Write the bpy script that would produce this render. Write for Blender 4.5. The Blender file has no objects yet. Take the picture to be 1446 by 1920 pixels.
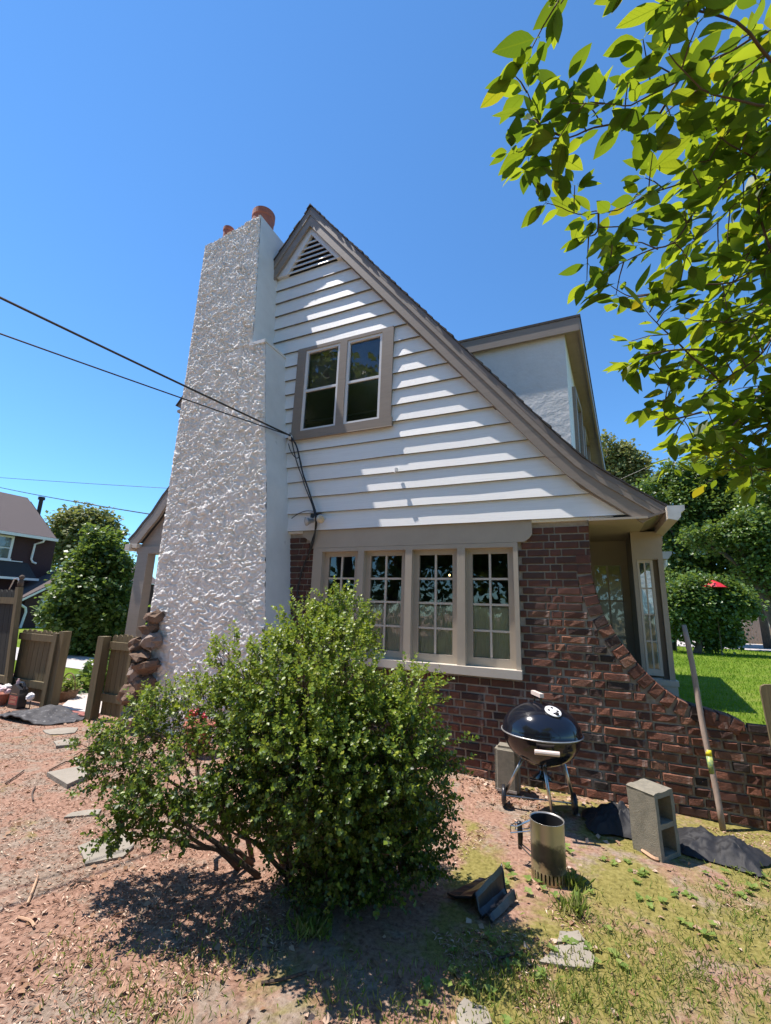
import bpy, math, random
import numpy as np
from mathutils import Vector, Matrix, noise as mnoise
R = math.radians
random.seed(7)
rng = np.random.default_rng(11)
S = bpy.context.scene
COL = S.collection

# ------------------------------------------------------------------ camera
cam_d = bpy.data.cameras.new('camera')
cam = bpy.data.objects.new('camera', cam_d); COL.objects.link(cam)
cam_d.sensor_width = 36.0
cam_d.lens = 36.0 * 818.33 / 1920.0
cam_d.clip_start = 0.05; cam_d.clip_end = 2000
RT, UP, FW = [(0.912899, 0.406697, 0.034814),(0.058757, -0.215333, 0.974771),(-0.403933, 0.887823, 0.220474)]
M3 = Matrix((RT, UP, [-c for c in FW])).transposed()
cam.matrix_world = Matrix.Translation((0.0, -4.5, 1.5)) @ M3.to_4x4()
S.camera = cam

# ------------------------------------------------------------------ light
SUN_DIR = Vector((0.417, 0.088, -1.0)).normalized()          # the way the light travels
to_sun = -SUN_DIR
W = bpy.data.worlds.new('World'); S.world = W; W.use_nodes = True
wn = W.node_tree
bgn = wn.nodes['Background']
sky = wn.nodes.new('ShaderNodeTexSky'); sky.sky_type = 'NISHITA'; sky.sun_disc = False
sky.sun_elevation = math.asin(to_sun.z)
sky.sun_rotation = math.atan2(to_sun.x, to_sun.y)
sky.air_density = 1.0; sky.dust_density = 0.0; sky.ozone_density = 4.0; sky.altitude = 100
hs = wn.nodes.new('ShaderNodeMix'); hs.data_type = 'RGBA'; hs.blend_type = 'MULTIPLY'; hs.inputs[0].default_value = 1.0
hs.inputs[7].default_value = (.72, 1.11, 1.34, 1)
wn.links.new(sky.outputs[0], hs.inputs[6]); wn.links.new(hs.outputs[2], bgn.inputs[0]); bgn.inputs[1].default_value = 0.10
sd = bpy.data.lights.new('sun', 'SUN'); sun = bpy.data.objects.new('sun', sd); COL.objects.link(sun)
sd.energy = 5.0; sd.angle = R(0.5); sd.color = (1.0, 0.925, 0.86)
sun.rotation_euler = SUN_DIR.to_track_quat('-Z', 'Y').to_euler()
sun.location = (-6, -2, 14)
S.view_settings.view_transform = 'Standard'; S.view_settings.look = 'None'
S.view_settings.gamma = 1; S.view_settings.use_curve_mapping = False
S.view_settings.exposure = 0.78
S.render.engine = 'CYCLES'
S.cycles.max_bounces = 6; S.cycles.diffuse_bounces = 3; S.cycles.transparent_max_bounces = 8
S.cycles.sample_clamp_indirect = 6

# ------------------------------------------------------------------ materials
def lin(h):                                           # '#rrggbb' -> linear
    v = [int(h[i:i+2], 16) / 255 for i in (1, 3, 5)]
    return tuple(c / 12.92 if c <= .04045 else ((c + .055) / 1.055) ** 2.4 for c in v) + (1,)
def ramp(nt, fac, stops):
    n = nt.nodes.new('ShaderNodeValToRGB'); e = n.color_ramp.elements
    while len(e) < len(stops): e.new(0.5)
    for k, (p, c) in enumerate(stops):
        e[k].position = p; e[k].color = tuple(c)[:3] + (1,)
    nt.links.new(fac, n.inputs[0]); return n.outputs[0]
def noise_n(nt, vec, scale, detail=4, rough=.55, dist=0.0, typ='n'):
    if typ == 'v':
        n = nt.nodes.new('ShaderNodeTexVoronoi'); n.inputs['Scale'].default_value = scale
        nt.links.new(vec, n.inputs['Vector']); return n.outputs['Distance']
    n = nt.nodes.new('ShaderNodeTexNoise')
    n.inputs['Scale'].default_value = scale; n.inputs['Detail'].default_value = detail
    n.inputs['Roughness'].default_value = rough; n.inputs['Distortion'].default_value = dist
    nt.links.new(vec, n.inputs['Vector']); return n.outputs['Fac']
def mapping(nt, sc=(1, 1, 1), coord='Object'):
    t = nt.nodes.new('ShaderNodeTexCoord'); m = nt.nodes.new('ShaderNodeMapping')
    m.inputs['Scale'].default_value = sc
    nt.links.new(t.outputs[coord], m.inputs['Vector']); return m.outputs[0]
def math_n(nt, op, a, b=None):
    n = nt.nodes.new('ShaderNodeMath'); n.operation = op
    for k, v in enumerate((a, b)):
        if v is None: continue
        if isinstance(v, (int, float)): n.inputs[k].default_value = v
        else: nt.links.new(v, n.inputs[k])
    return n.outputs[0]
def mixc(nt, fac, a, b, mode='MIX'):
    n = nt.nodes.new('ShaderNodeMix'); n.data_type = 'RGBA'; n.blend_type = mode
    for k, v in ((0, fac), (6, a), (7, b)):
        if isinstance(v, (int, float)): n.inputs[k].default_value = v
        elif isinstance(v, tuple): n.inputs[k].default_value = tuple(v)[:3] + (1,)
        else: nt.links.new(v, n.inputs[k])
    return n.outputs[2]
def rand_n(nt, island=False):
    if island:
        g = nt.nodes.new('ShaderNodeNewGeometry'); return g.outputs['Random Per Island']
    g = nt.nodes.new('ShaderNodeObjectInfo'); return g.outputs['Random']
def new_mat(name):
    m = bpy.data.materials.new(name); m.use_nodes = True
    nt = m.node_tree; return m, nt, nt.nodes['Principled BSDF']
def bump(nt, bs, h, strength=.3, dist=.01):
    b = nt.nodes.new('ShaderNodeBump'); b.inputs['Strength'].default_value = strength
    b.inputs['Distance'].default_value = dist
    nt.links.new(h, b.inputs['Height']); nt.links.new(b.outputs[0], bs.inputs['Normal'])
def simple(name, c1, c2=None, scale=6, rough=.6, bs_=.0, bscale=40, sc=(1, 1, 1), metal=0, spec=.5, bdist=.006, lo=.35, hi=.7, speck=None):
    m, nt, bs = new_mat(name)
    bs.inputs['Roughness'].default_value = rough; bs.inputs['Metallic'].default_value = metal
    bs.inputs['Specular IOR Level'].default_value = spec
    v = mapping(nt, sc)
    if c2 is None: c2 = tuple(c * .8 for c in c1[:3])
    f = noise_n(nt, v, scale, 6, .6)
    c = ramp(nt, f, [(lo, c1), (hi, c2)])
    if speck:
        f2 = noise_n(nt, v, speck[0], 3, .6)
        k = ramp(nt, f2, [(speck[2], (0, 0, 0)), (speck[2] + .08, (1, 1, 1))])
        c = mixc(nt, k, c, speck[1])
    nt.links.new(c, bs.inputs['Base Color'])
    if bs_: bump(nt, bs, noise_n(nt, v, bscale, 4, .6), bs_, bdist)
    return m
def leaf_mat(name, stops, rough=.4, trans=.35, tcol=(.35, .5, .06), spec=.5, island=True, veins=False):
    m, nt, bs = new_mat(name)
    r = rand_n(nt, island)
    if not island:
        r = math_n(nt, 'FRACT', math_n(nt, 'ADD', r, math_n(nt, 'MULTIPLY', rand_n(nt, True), .37)))
    c = ramp(nt, r, stops)
    nt.links.new(c, bs.inputs['Base Color'])
    bs.inputs['Roughness'].default_value = rough; bs.inputs['Specular IOR Level'].default_value = spec
    tr = nt.nodes.new('ShaderNodeBsdfTranslucent')
    tc = mixc(nt, 0.75, c, tcol + (1,))
    if not island:                                       # young leaves pass more light than old ones
        r2 = math_n(nt, 'FRACT', math_n(nt, 'MULTIPLY', r, 7.77))
        tc = mixc(nt, 1.0, tc, ramp(nt, r2, [(0, (.30, .42, .5)), (.35, (.6, .7, .7)), (.7, (1, 1, 1)), (.93, (1.0, 1.0, 1)), (1, (1.0, .62, .5))]), 'MULTIPLY')
    if veins:                                            # midrib and side veins in the leaf's own coordinates
        sx = nt.nodes.new('ShaderNodeSeparateXYZ'); nt.links.new(mapping(nt), sx.inputs[0])
        ax = math_n(nt, 'ABSOLUTE', sx.outputs[0])
        rib = math_n(nt, 'LESS_THAN', ax, .011)
        sv = math_n(nt, 'LESS_THAN', math_n(nt, 'FRACT', math_n(nt, 'MULTIPLY', math_n(nt, 'SUBTRACT', sx.outputs[1], math_n(nt, 'MULTIPLY', ax, 1.1)), 8.5)), .10)
        vv = math_n(nt, 'MAXIMUM', math_n(nt, 'MULTIPLY', rib, .75), math_n(nt, 'MULTIPLY', sv, .38))
        tc = mixc(nt, vv, tc, (tcol[0] * .35, tcol[1] * .42, tcol[2] * .4, 1))
    nt.links.new(tc, tr.inputs['Color'])
    mx = nt.nodes.new('ShaderNodeMixShader'); mx.inputs[0].default_value = trans
    out = nt.nodes['Material Output']
    nt.links.new(bs.outputs[0], mx.inputs[1]); nt.links.new(tr.outputs[0], mx.inputs[2])
    nt.links.new(mx.outputs[0], out.inputs['Surface'])
    return m

M = {}
M['siding'] = simple('painted_siding', (.83, .82, .79), (.77, .76, .73), 3, .5, .25, 18, (1, 6, 30), bdist=.004, speck=(2.2, (.66, .64, .59), .66))
M['stucco_white'] = simple('white_roughcast', (.85, .82, .77), (.77, .74, .69), 5, .95, .25, 80, bdist=.005, spec=.08)
M['stucco_smooth'] = simple('white_smooth_render', (.70, .70, .68), (.62, .62, .6), 4, .55, .3, 50, bdist=.004, speck=(9, (.5, .5, .48), .68))
M['stucco_dormer'] = simple('dormer_stucco', (.70, .70, .69), (.64, .64, .63), 5, .6, .55, 14, bdist=.012)
M['taupe'] = simple('taupe_trim_paint', (.27, .22, .175), (.235, .19, .15), 4, .5, .15, 20, (1, 1, 8), bdist=.003, speck=(3.5, (.20, .165, .135), .64))
M['taupe_dark'] = simple('dark_taupe_paint', (.19, .16, .14), (.165, .14, .12), 4, .5)
M['beige'] = simple('beige_trim_paint', (.41, .35, .275), (.37, .315, .245), 4, .5, .15, 25, bdist=.003)
M['beige_light'] = simple('pale_beige_paint', (.55, .49, .41), (.5, .45, .37), 4, .5, .1, 25, bdist=.003)
M['vinyl'] = simple('white_vinyl', (.72, .72, .72), (.66, .66, .66), 4, .4)
M['gutter'] = simple('pale_gutter_metal', (.55, .54, .5), (.48, .46, .42), 8, .35, metal=.0, spec=.6)
M['gutter_in'] = simple('bare_gutter_metal', (.75, .75, .75), (.55, .55, .55), 12, .35, metal=.4)
M['shingle'] = simple('dark_shingle', (.055, .05, .05), (.03, .028, .028), 12, .9, .6, 120)
M['roof_nb'] = simple('brown_shingle', (.115, .09, .085), (.08, .062, .058), 40, .9, .8, 14, (1, 1, 6), bdist=.05)
M['terracotta'] = simple('terracotta', (.36, .12, .07), (.26, .085, .055), 8, .75, .25, 60)
M['mortar'] = simple('grey_mortar', (.36, .315, .265), (.27, .235, .195), 30, .95, .6, 140, speck=(14, (.45, .42, .39), .6))
M['mortar_old'] = simple('old_mortar', (.32, .265, .215), (.19, .155, .125), 22, .95, .8, 110, speck=(11, (.42, .37, .32), .62))
M['lap_edge'] = simple('shaded_lap_edge', (.17, .165, .14), (.11, .105, .09), 30, .9)  # shade under each lap, put into the colour of the underside
M['concrete'] = simple('grey_concrete', (.235, .21, .16), (.165, .15, .115), 25, .95, .7, 160, bdist=.006, speck=(90, (.14, .13, .11), .62))
M['flag'] = simple('flagstone', (.29, .255, .205), (.22, .195, .155), 6, .9, .4, 60, speck=(30, (.2, .17, .13), .62))
M['black_enamel'] = simple('black_enamel', (.006, .007, .012), (.01, .011, .016), 5, .12, spec=.6)
M['black_plastic'] = simple('black_plastic', (.012, .013, .017), (.022, .023, .028), 9, .33, .15, 30)
M['black_cloth'] = simple('black_cover_fabric', (.009, .0095, .012), (.014, .0145, .018), 20, .7, .35, 90, bdist=.004)
M['chrome'] = simple('bare_steel', (.6, .58, .55), (.42, .39, .36), 20, .3, metal=1.0)
M['alu'] = simple('grey_aluminium', (.55, .55, .54), (.4, .4, .39), 20, .4, metal=.8)
M['handle'] = simple('pale_handle', (.66, .55, .49), (.55, .45, .4), 20, .6)
M['wood_grey'] = simple('weathered_wood', (.34, .255, .2), (.24, .175, .135), 7, .8, .5, 22, (6, 6, .7), bdist=.004)
M['wood_green'] = simple('treated_fence_wood', (.165, .125, .06), (.11, .082, .04), 5, .85, .5, 18, (5, 5, .5), bdist=.005, speck=(3, (.09, .085, .04), .6))
M['wood_shaded'] = simple('shaded_fence_wood', (.03, .028, .02), (.02, .018, .013), 5, .85, .5, 18, (5, 5, .5), bdist=.005)  # shade on the tall fence put into a near-black wood colour
M['bark'] = simple('bark', (.12, .09, .065), (.06, .045, .035), 14, .95, .8, 30, (1, 1, .4), bdist=.015)
M['twig'] = simple('twig_bark', (.095, .062, .042), (.06, .04, .03), 30, .85, .4, 80)
M['rubber'] = simple('black_rubber_mat', (.03, .029, .031), (.05, .048, .05), 30, .75, .6, 60, bdist=.01, speck=(16, (.14, .135, .135), .58))
M['cable'] = simple('black_cable', (.012, .012, .013), (.02, .02, .02), 9, .5)
M['paving'] = simple('pale_concrete_slab', (.50, .44, .40), (.43, .38, .35), 8, .9, .3, 90)
M['redbrick_edge'] = simple('red_edging', (.30, .11, .09), (.22, .085, .07), 12, .9, .4, 60)
M['driveway'] = simple('pale_driveway', (.46, .42, .40), (.38, .35, .33), 2, .95)
M['dark_wall'] = simple('dark_maroon_brick', (.062, .028, .028), (.042, .02, .022), 9, .9, .6, 20, (1, 1, 4), bdist=.02)
M['dark_skirt'] = simple('dark_shake', (.05, .043, .04), (.032, .028, .027), 9, .9, .6, 9, (2, 2, 5), bdist=.03)
M['white'] = simple('white_paint', (.74, .74, .73), (.66, .66, .65), 4, .5)
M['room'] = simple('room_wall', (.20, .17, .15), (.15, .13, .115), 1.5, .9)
M['curtain'] = simple('curtain_cloth', (.88, .85, .78), (.78, .75, .68), 10, .9)
M['blind'] = simple('window_blind', (.35, .35, .36), (.26, .26, .27), 3, .8)
M['blind_dark'] = simple('grey_shade_cloth', (.26, .25, .25), (.12, .115, .12), 2.2, .9)
M['red'] = simple('red_plastic', (.55, .02, .03), (.42, .015, .025), 5, .4)
M['pink'] = simple('pink_petals', (.72, .45, .5), (.75, .66, .62), 40, .7)
M['whitepetal'] = simple('white_petals', (.8, .78, .75), (.7, .66, .66), 40, .7)
M['wicker'] = simple('wicker', (.22, .13, .075), (.13, .075, .045), 30, .85, .6, 60, (1, 1, 3))
M['label_red'] = simple('red_label', (.38, .07, .05), (.3, .05, .045), 10, .5)
M['tan'] = simple('tan_board', (.52, .32, .2), (.42, .26, .16), 3, .9)
M['rock'] = simple('brown_rock', (.20, .125, .08), (.12, .075, .05), 6, .9, .8, 14, bdist=.03)
M['rubble'] = simple('pinkish_stone', (.30, .235, .19), (.22, .17, .14), 9, .9, .6, 30)
M['yellow'] = simple('yellow_sticker', (.72, .6, .02), (.62, .52, .02), 10, .5)
M['green_sticker'] = simple('green_sticker', (.08, .2, .12), (.5, .5, .1), 60, .5)
M['lens'] = simple('lamp_lens', (.55, .48, .33), (.42, .36, .25), 50, .15, .3, 120, spec=.8)
M['lens2'] = simple('lamp_lens_clear', (.5, .49, .47), (.38, .37, .36), 50, .15, .3, 120, spec=.8)

def brick_mat(name, worn):
    m, nt, bs = new_mat(name)
    r = math_n(nt, 'FRACT', math_n(nt, 'ADD', rand_n(nt), math_n(nt, 'MULTIPLY', rand_n(nt, True), 7.31)))
    if worn:
        c = ramp(nt, r, [(0, (0.0208, 0.015, 0.0118)), (.1, (0.0468, 0.024, 0.0168)), (.3, (0.14, 0.05, 0.0277)), (.55, (0.198, 0.07, 0.0361)), (.78, (0.25, 0.092, 0.0487)), (.93, (0.229, 0.11, 0.0605)), (1, (0.343, 0.14, 0.0739))])
    else:
        c = ramp(nt, r, [(0, (0.0645, 0.034, 0.0235)), (.3, (0.0988, 0.041, 0.0269)), (.6, (0.123, 0.045, 0.0286)), (.85, (0.151, 0.055, 0.0336)), (1, (0.0832, 0.043, 0.0294))])
    v = mapping(nt, (1, 1, 1))
    big = noise_n(nt, v, 14, 6, .65)
    c = mixc(nt, ramp(nt, big, [(.3, (0, 0, 0)), (.7, (0.624, 0.6, 0.504))]), c, (.05, .032, .028, 1))
    if worn:                                             # lime and mortar smears
        sm = noise_n(nt, v, 9, 8, .72, .6)
        c = mixc(nt, ramp(nt, sm, [(.57, (0, 0, 0)), (.70, (0.78, 0.75, 0.63))]), c, (.34, .27, .23, 1))
        bk = noise_n(nt, mapping(nt, (1, 1, 1.8)), 5, 5, .6)
        c = mixc(nt, ramp(nt, bk, [(.62, (0, 0, 0)), (.72, (0.832, 0.8, 0.672))]), c, (.018, .015, .015, 1))
    nt.links.new(c, bs.inputs['Base Color'])
    bs.inputs['Roughness'].default_value = .92
    bump(nt, bs, noise_n(nt, v, 55 if worn else 90, 6, .7), .9 if worn else .5, .012 if worn else .005)
    return m
M['brick'] = brick_mat('dark_red_brick', False)
M['brick_worn'] = brick_mat('weathered_old_brick', True)

def glass_mat(name, tint=(.9, .93, .92), rough=.015):
    m, nt, bs = new_mat(name)
    tr = nt.nodes.new('ShaderNodeBsdfTransparent'); tr.inputs[0].default_value = tint + (1,)
    gl = nt.nodes.new('ShaderNodeBsdfGlossy'); gl.inputs['Roughness'].default_value = rough
    fr = nt.nodes.new('ShaderNodeFresnel'); fr.inputs['IOR'].default_value = 1.6
    f = math_n(nt, 'ADD', math_n(nt, 'MULTIPLY', fr.outputs[0], 1.1), .045)
    v = mapping(nt); b = nt.nodes.new('ShaderNodeBump'); b.inputs['Strength'].default_value = .06; b.inputs['Distance'].default_value = .02
    nt.links.new(noise_n(nt, v, 3, 2), b.inputs['Height']); nt.links.new(b.outputs[0], gl.inputs['Normal'])
    mx = nt.nodes.new('ShaderNodeMixShader')
    nt.links.new(f, mx.inputs[0]); nt.links.new(tr.outputs[0], mx.inputs[1]); nt.links.new(gl.outputs[0], mx.inputs[2])
    nt.links.new(mx.outputs[0], nt.nodes['Material Output'].inputs['Surface'])
    return m
M['glass'] = glass_mat('window_glass')
M['screen_glass'] = glass_mat('screened_glass', (.25, .26, .27), .12)

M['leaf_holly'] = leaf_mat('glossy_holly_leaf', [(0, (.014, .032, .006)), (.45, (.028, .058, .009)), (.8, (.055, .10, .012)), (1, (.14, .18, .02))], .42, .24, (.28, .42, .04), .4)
M['leaf_holly_tip_lit'] = leaf_mat('young_lit_holly_leaf', [(0, (.08, .14, .016)), (.6, (.15, .22, .022)), (1, (.27, .29, .035))], .42, .32, (.4, .5, .05), .4)
M['leaf_vib'] = leaf_mat('backlit_viburnum_leaf', [(0, (.05, .10, .014)), (.6, (.075, .135, .016)), (.93, (.10, .15, .02)), (1, (.17, .12, .02))], .5, .58, (.40, .47, .018), .35, island=False)
M['leaf_vib_veined'] = leaf_mat('veined_viburnum_leaf', [(0, (.05, .10, .014)), (.6, (.075, .135, .016)), (.93, (.10, .15, .02)), (1, (.17, .12, .02))], .5, .58, (.40, .47, .018), .35, island=False, veins=True)
M['leaf_tree'] = leaf_mat('dark_tree_leaf', [(0, (.036, .072, .02)), (.5, (.065, .125, .028)), (1, (.14, .205, .048))], .4, .28, (.3, .42, .05), .4)
M['leaf_light'] = leaf_mat('light_tree_leaf', [(0, (.08, .15, .035)), (.5, (.13, .21, .05)), (1, (.21, .27, .07))], .5, .3, (.4, .5, .07), .4)
M['leaf_pale'] = leaf_mat('pale_tree_leaf', [(0, (.09, .13, .04)), (.5, (.16, .18, .06)), (1, (.24, .22, .10))], .6, .25, (.42, .45, .1), .3)
M['weed'] = leaf_mat('weed_leaf', [(0, (.10, .17, .035)), (.6, (.17, .24, .05)), (1, (.25, .30, .08))], .6, .3, (.4, .5, .08), .3)
M['grass'] = leaf_mat('grass_blade', [(0, (.14, .21, .04)), (.5, (.22, .28, .06)), (.8, (.32, .31, .10)), (1, (.42, .35, .19))], .7, .4, (.4, .48, .08), .3)
M['lawn_blade'] = leaf_mat('lawn_blade', [(0, (.055, .13, .015)), (.6, (.09, .19, .02)), (1, (.18, .27, .02))], .8, .35, (.42, .55, .03), .05)
M['chip'] = leaf_mat('mulch_chip', [(0, (.12, .065, .04)), (.22, (.27, .15, .10)), (.55, (.42, .255, .18)), (.82, (.54, .37, .275)), (1, (.60, .50, .38))], .9, .0, (.1, .1, .1), .1)
M['dry'] = leaf_mat('dry_leaf', [(0, (.20, .11, .06)), (.5, (.36, .22, .14)), (1, (.52, .40, .31))], .85, .15, (.4, .25, .1), .2)

# ------------------------------------------------------------------ mesh helpers
class MB:
    def __init__(s): s.v = []; s.f = []
    def add(s, vs, fs):
        o = len(s.v); s.v += [tuple(p) for p in vs]; s.f += [tuple(i + o for i in f) for f in fs]; return s
    def box(s, a, b, rot=None, piv=None, ch=0):
        (x0, y0, z0), (x1, y1, z1) = a, b
        x0, x1 = min(x0, x1), max(x0, x1); y0, y1 = min(y0, y1), max(y0, y1); z0, z1 = min(z0, z1), max(z0, z1)
        vs = [Vector(p) for p in ((x0,y0,z0),(x1,y0,z0),(x1,y1,z0),(x0,y1,z0),(x0,y0,z1),(x1,y0,z1),(x1,y1,z1),(x0,y1,z1))]
        if rot is not None:
            c = Vector(piv) if piv is not None else (vs[0] + vs[6]) / 2
            vs = [rot @ (p - c) + c for p in vs]
        return s.add(vs, [(0,3,2,1),(4,5,6,7),(0,1,5,4),(1,2,6,5),(2,3,7,6),(3,0,4,7)])
    def prism_y(s, poly, y0, y1):                         # polygon in x,z extruded along y
        n = len(poly)
        vs = [(x, y0, z) for x, z in poly] + [(x, y1, z) for x, z in poly]
        fs = [tuple(range(n)), tuple(range(2 * n - 1, n - 1, -1))] + [(i, (i + 1) % n, n + (i + 1) % n, n + i)[::-1] for i in range(n)]
        return s.add(vs, fs)
    def prism_z(s, poly, z0, z1, jit=0):
        n = len(poly)
        vs = [(x, y, z0) for x, y in poly] + [(x, y, z1 + random.uniform(-jit, jit)) for x, y in poly]
        fs = [tuple(range(n))[::-1], tuple(range(n, 2 * n))] + [(i, (i + 1) % n, n + (i + 1) % n, n + i) for i in range(n)]
        return s.add(vs, fs)
    def quadstrip(s, A, B):                               # two polylines
        n = len(A); return s.add(list(A) + list(B), [(i, i + 1, n + i + 1, n + i) for i in range(n - 1)])
    def tube(s, pts, rad, n=6, cap=True):
        pts = [Vector(p) for p in pts]
        if not isinstance(rad, (list, tuple)): rad = [rad] * len(pts)
        o = []; prev = None
        for i, p in enumerate(pts):
            t = (pts[min(i + 1, len(pts) - 1)] - pts[max(i - 1, 0)]).normalized()
            if prev is None:
                a = Vector((0, 0, 1)) if abs(t.z) < .9 else Vector((1, 0, 0))
                u = t.cross(a).normalized()
            else: u = (prev - t * prev.dot(t)).normalized()
            prev = u; w = t.cross(u)
            for k in range(n):
                an = 2 * math.pi * k / n
                o.append(p + (u * math.cos(an) + w * math.sin(an)) * rad[i])
        fs = []
        for i in range(len(pts) - 1):
            for k in range(n):
                k2 = (k + 1) % n
                fs.append((i*n+k, i*n+k2, (i+1)*n+k2, (i+1)*n+k))
        if cap: fs += [tuple(range(n))[::-1], tuple(range((len(pts)-1)*n, len(pts)*n))]
        return s.add(o, fs)
    def lathe(s, prof, c=(0, 0, 0), n=32, close=False):
        o = []; m = len(prof)
        for r, z in prof:
            for k in range(n):
                a = 2 * math.pi * k / n; o.append((c[0] + r * math.cos(a), c[1] + r * math.sin(a), c[2] + z))
        fs = [(i*n+k, i*n+(k+1) % n, (i+1)*n+(k+1) % n, (i+1)*n+k) for i in range(m-1) for k in range(n)]
        return s.add(o, fs)
    def ball(s, c, r, n=10, m=6, sq=(1, 1, 1), jit=0):
        prof = [(math.sin(math.pi * i / m), -math.cos(math.pi * i / m)) for i in range(m + 1)]
        o = []
        for rr, z in prof:
            for k in range(n):
                a = 2 * math.pi * k / n
                j = 1 + random.uniform(-jit, jit)
                o.append((c[0] + r*sq[0]*max(rr, .02)*math.cos(a)*j, c[1] + r*sq[1]*max(rr, .02)*math.sin(a)*j, c[2] + r*sq[2]*z*j))
        fs = [(i*n+k, i*n+(k+1) % n, (i+1)*n+(k+1) % n, (i+1)*n+k) for i in range(m) for k in range(n)]
        return s.add(o, fs)
    def xf(s, mat4):
        s.v = [tuple(mat4 @ Vector(p)) for p in s.v]; return s
    def mesh(s, name, mat, off=(0, 0, 0), smooth=False):
        me = bpy.data.meshes.new(name)
        me.from_pydata([(x - off[0], y - off[1], z - off[2]) for x, y, z in s.v], [], s.f)
        if mat: me.materials.append(mat)
        if smooth: me.polygons.foreach_set('use_smooth', [True] * len(me.polygons))
        me.update(); return me
    def build(s, name, mat, parent=None, smooth=False, label=None, cat=None, group=None, kind=None, fix=True):
        off = ORG.get(parent.name, (0, 0, 0)) if parent else (0, 0, 0)
        me = s.mesh(name, M[mat] if isinstance(mat, str) else mat, off, smooth)
        if fix:
            import bmesh
            b = bmesh.new(); b.from_mesh(me); bmesh.ops.recalc_face_normals(b, faces=b.faces); b.to_mesh(me); b.free()
        return link(name, me, parent, label, cat, group, kind)
ORG = {}
def tag(o, label=None, cat=None, group=None, kind=None):
    for k, v in (('label', label), ('category', cat), ('group', group), ('kind', kind)):
        if v: o[k] = v
    return o
def link(name, data, parent=None, label=None, cat=None, group=None, kind=None):
    o = bpy.data.objects.new(name, data); COL.objects.link(o)
    if parent:
        o.parent = parent; ORG[o.name] = ORG.get(parent.name, (0, 0, 0))
    return tag(o, label, cat, group, kind)
def thing(name, label, cat, loc=(0, 0, 0), group=None):
    o = bpy.data.objects.new(name, None); COL.objects.link(o); o.location = loc
    o.empty_display_size = .1
    ORG[o.name] = tuple(loc); return tag(o, label, cat, group)
def np_mesh(name, verts, nper, faces_tpl, mat):
    """verts (N, nper, 3); faces_tpl list of tuples of equal length"""
    N = verts.shape[0]
    F = np.array(faces_tpl, dtype=np.int32); k = F.shape[1]
    idx = (F[None] + (np.arange(N, dtype=np.int32) * nper)[:, None, None]).reshape(-1)
    me = bpy.data.meshes.new(name)
    me.vertices.add(N * nper); me.vertices.foreach_set('co', verts.reshape(-1).astype(np.float32))
    npoly = N * len(F)
    me.loops.add(npoly * k); me.loops.foreach_set('vertex_index', idx)
    me.polygons.add(npoly)
    me.polygons.foreach_set('loop_start', np.arange(0, npoly * k, k, dtype=np.int32))
    me.polygons.foreach_set('loop_total', np.full(npoly, k, dtype=np.int32))
    me.materials.append(M[mat] if isinstance(mat, str) else mat)
    me.update(calc_edges=True); return me
def unit(a): return a / np.maximum(np.linalg.norm(a, axis=-1, keepdims=True), 1e-9)
LEAF_T = np.array([(0, 0, 0), (.42, .5, .10), (0, 1, -.04), (-.42, .5, .10)])      # x across, y along, z up
LEAF_F = [(0, 1, 2), (0, 2, 3)]
def leaf_cloud(name, pos, d, up, size, mat, parent=None, aspect=1.0, off=(0, 0, 0), **kw):
    d = unit(d); x = unit(np.cross(d, up)); n = np.cross(x, d)
    t = LEAF_T * np.array([aspect, 1, 1])
    v = pos[:, None, :] + size[:, None, None] * (t[None, :, 0:1] * x[:, None] + t[None, :, 1:2] * d[:, None] + t[None, :, 2:3] * n[:, None])
    if parent: off = ORG[parent.name]
    me = np_mesh(name, v - np.array(off), 4, LEAF_F, mat)
    return link(name, me, parent, **kw)


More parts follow.
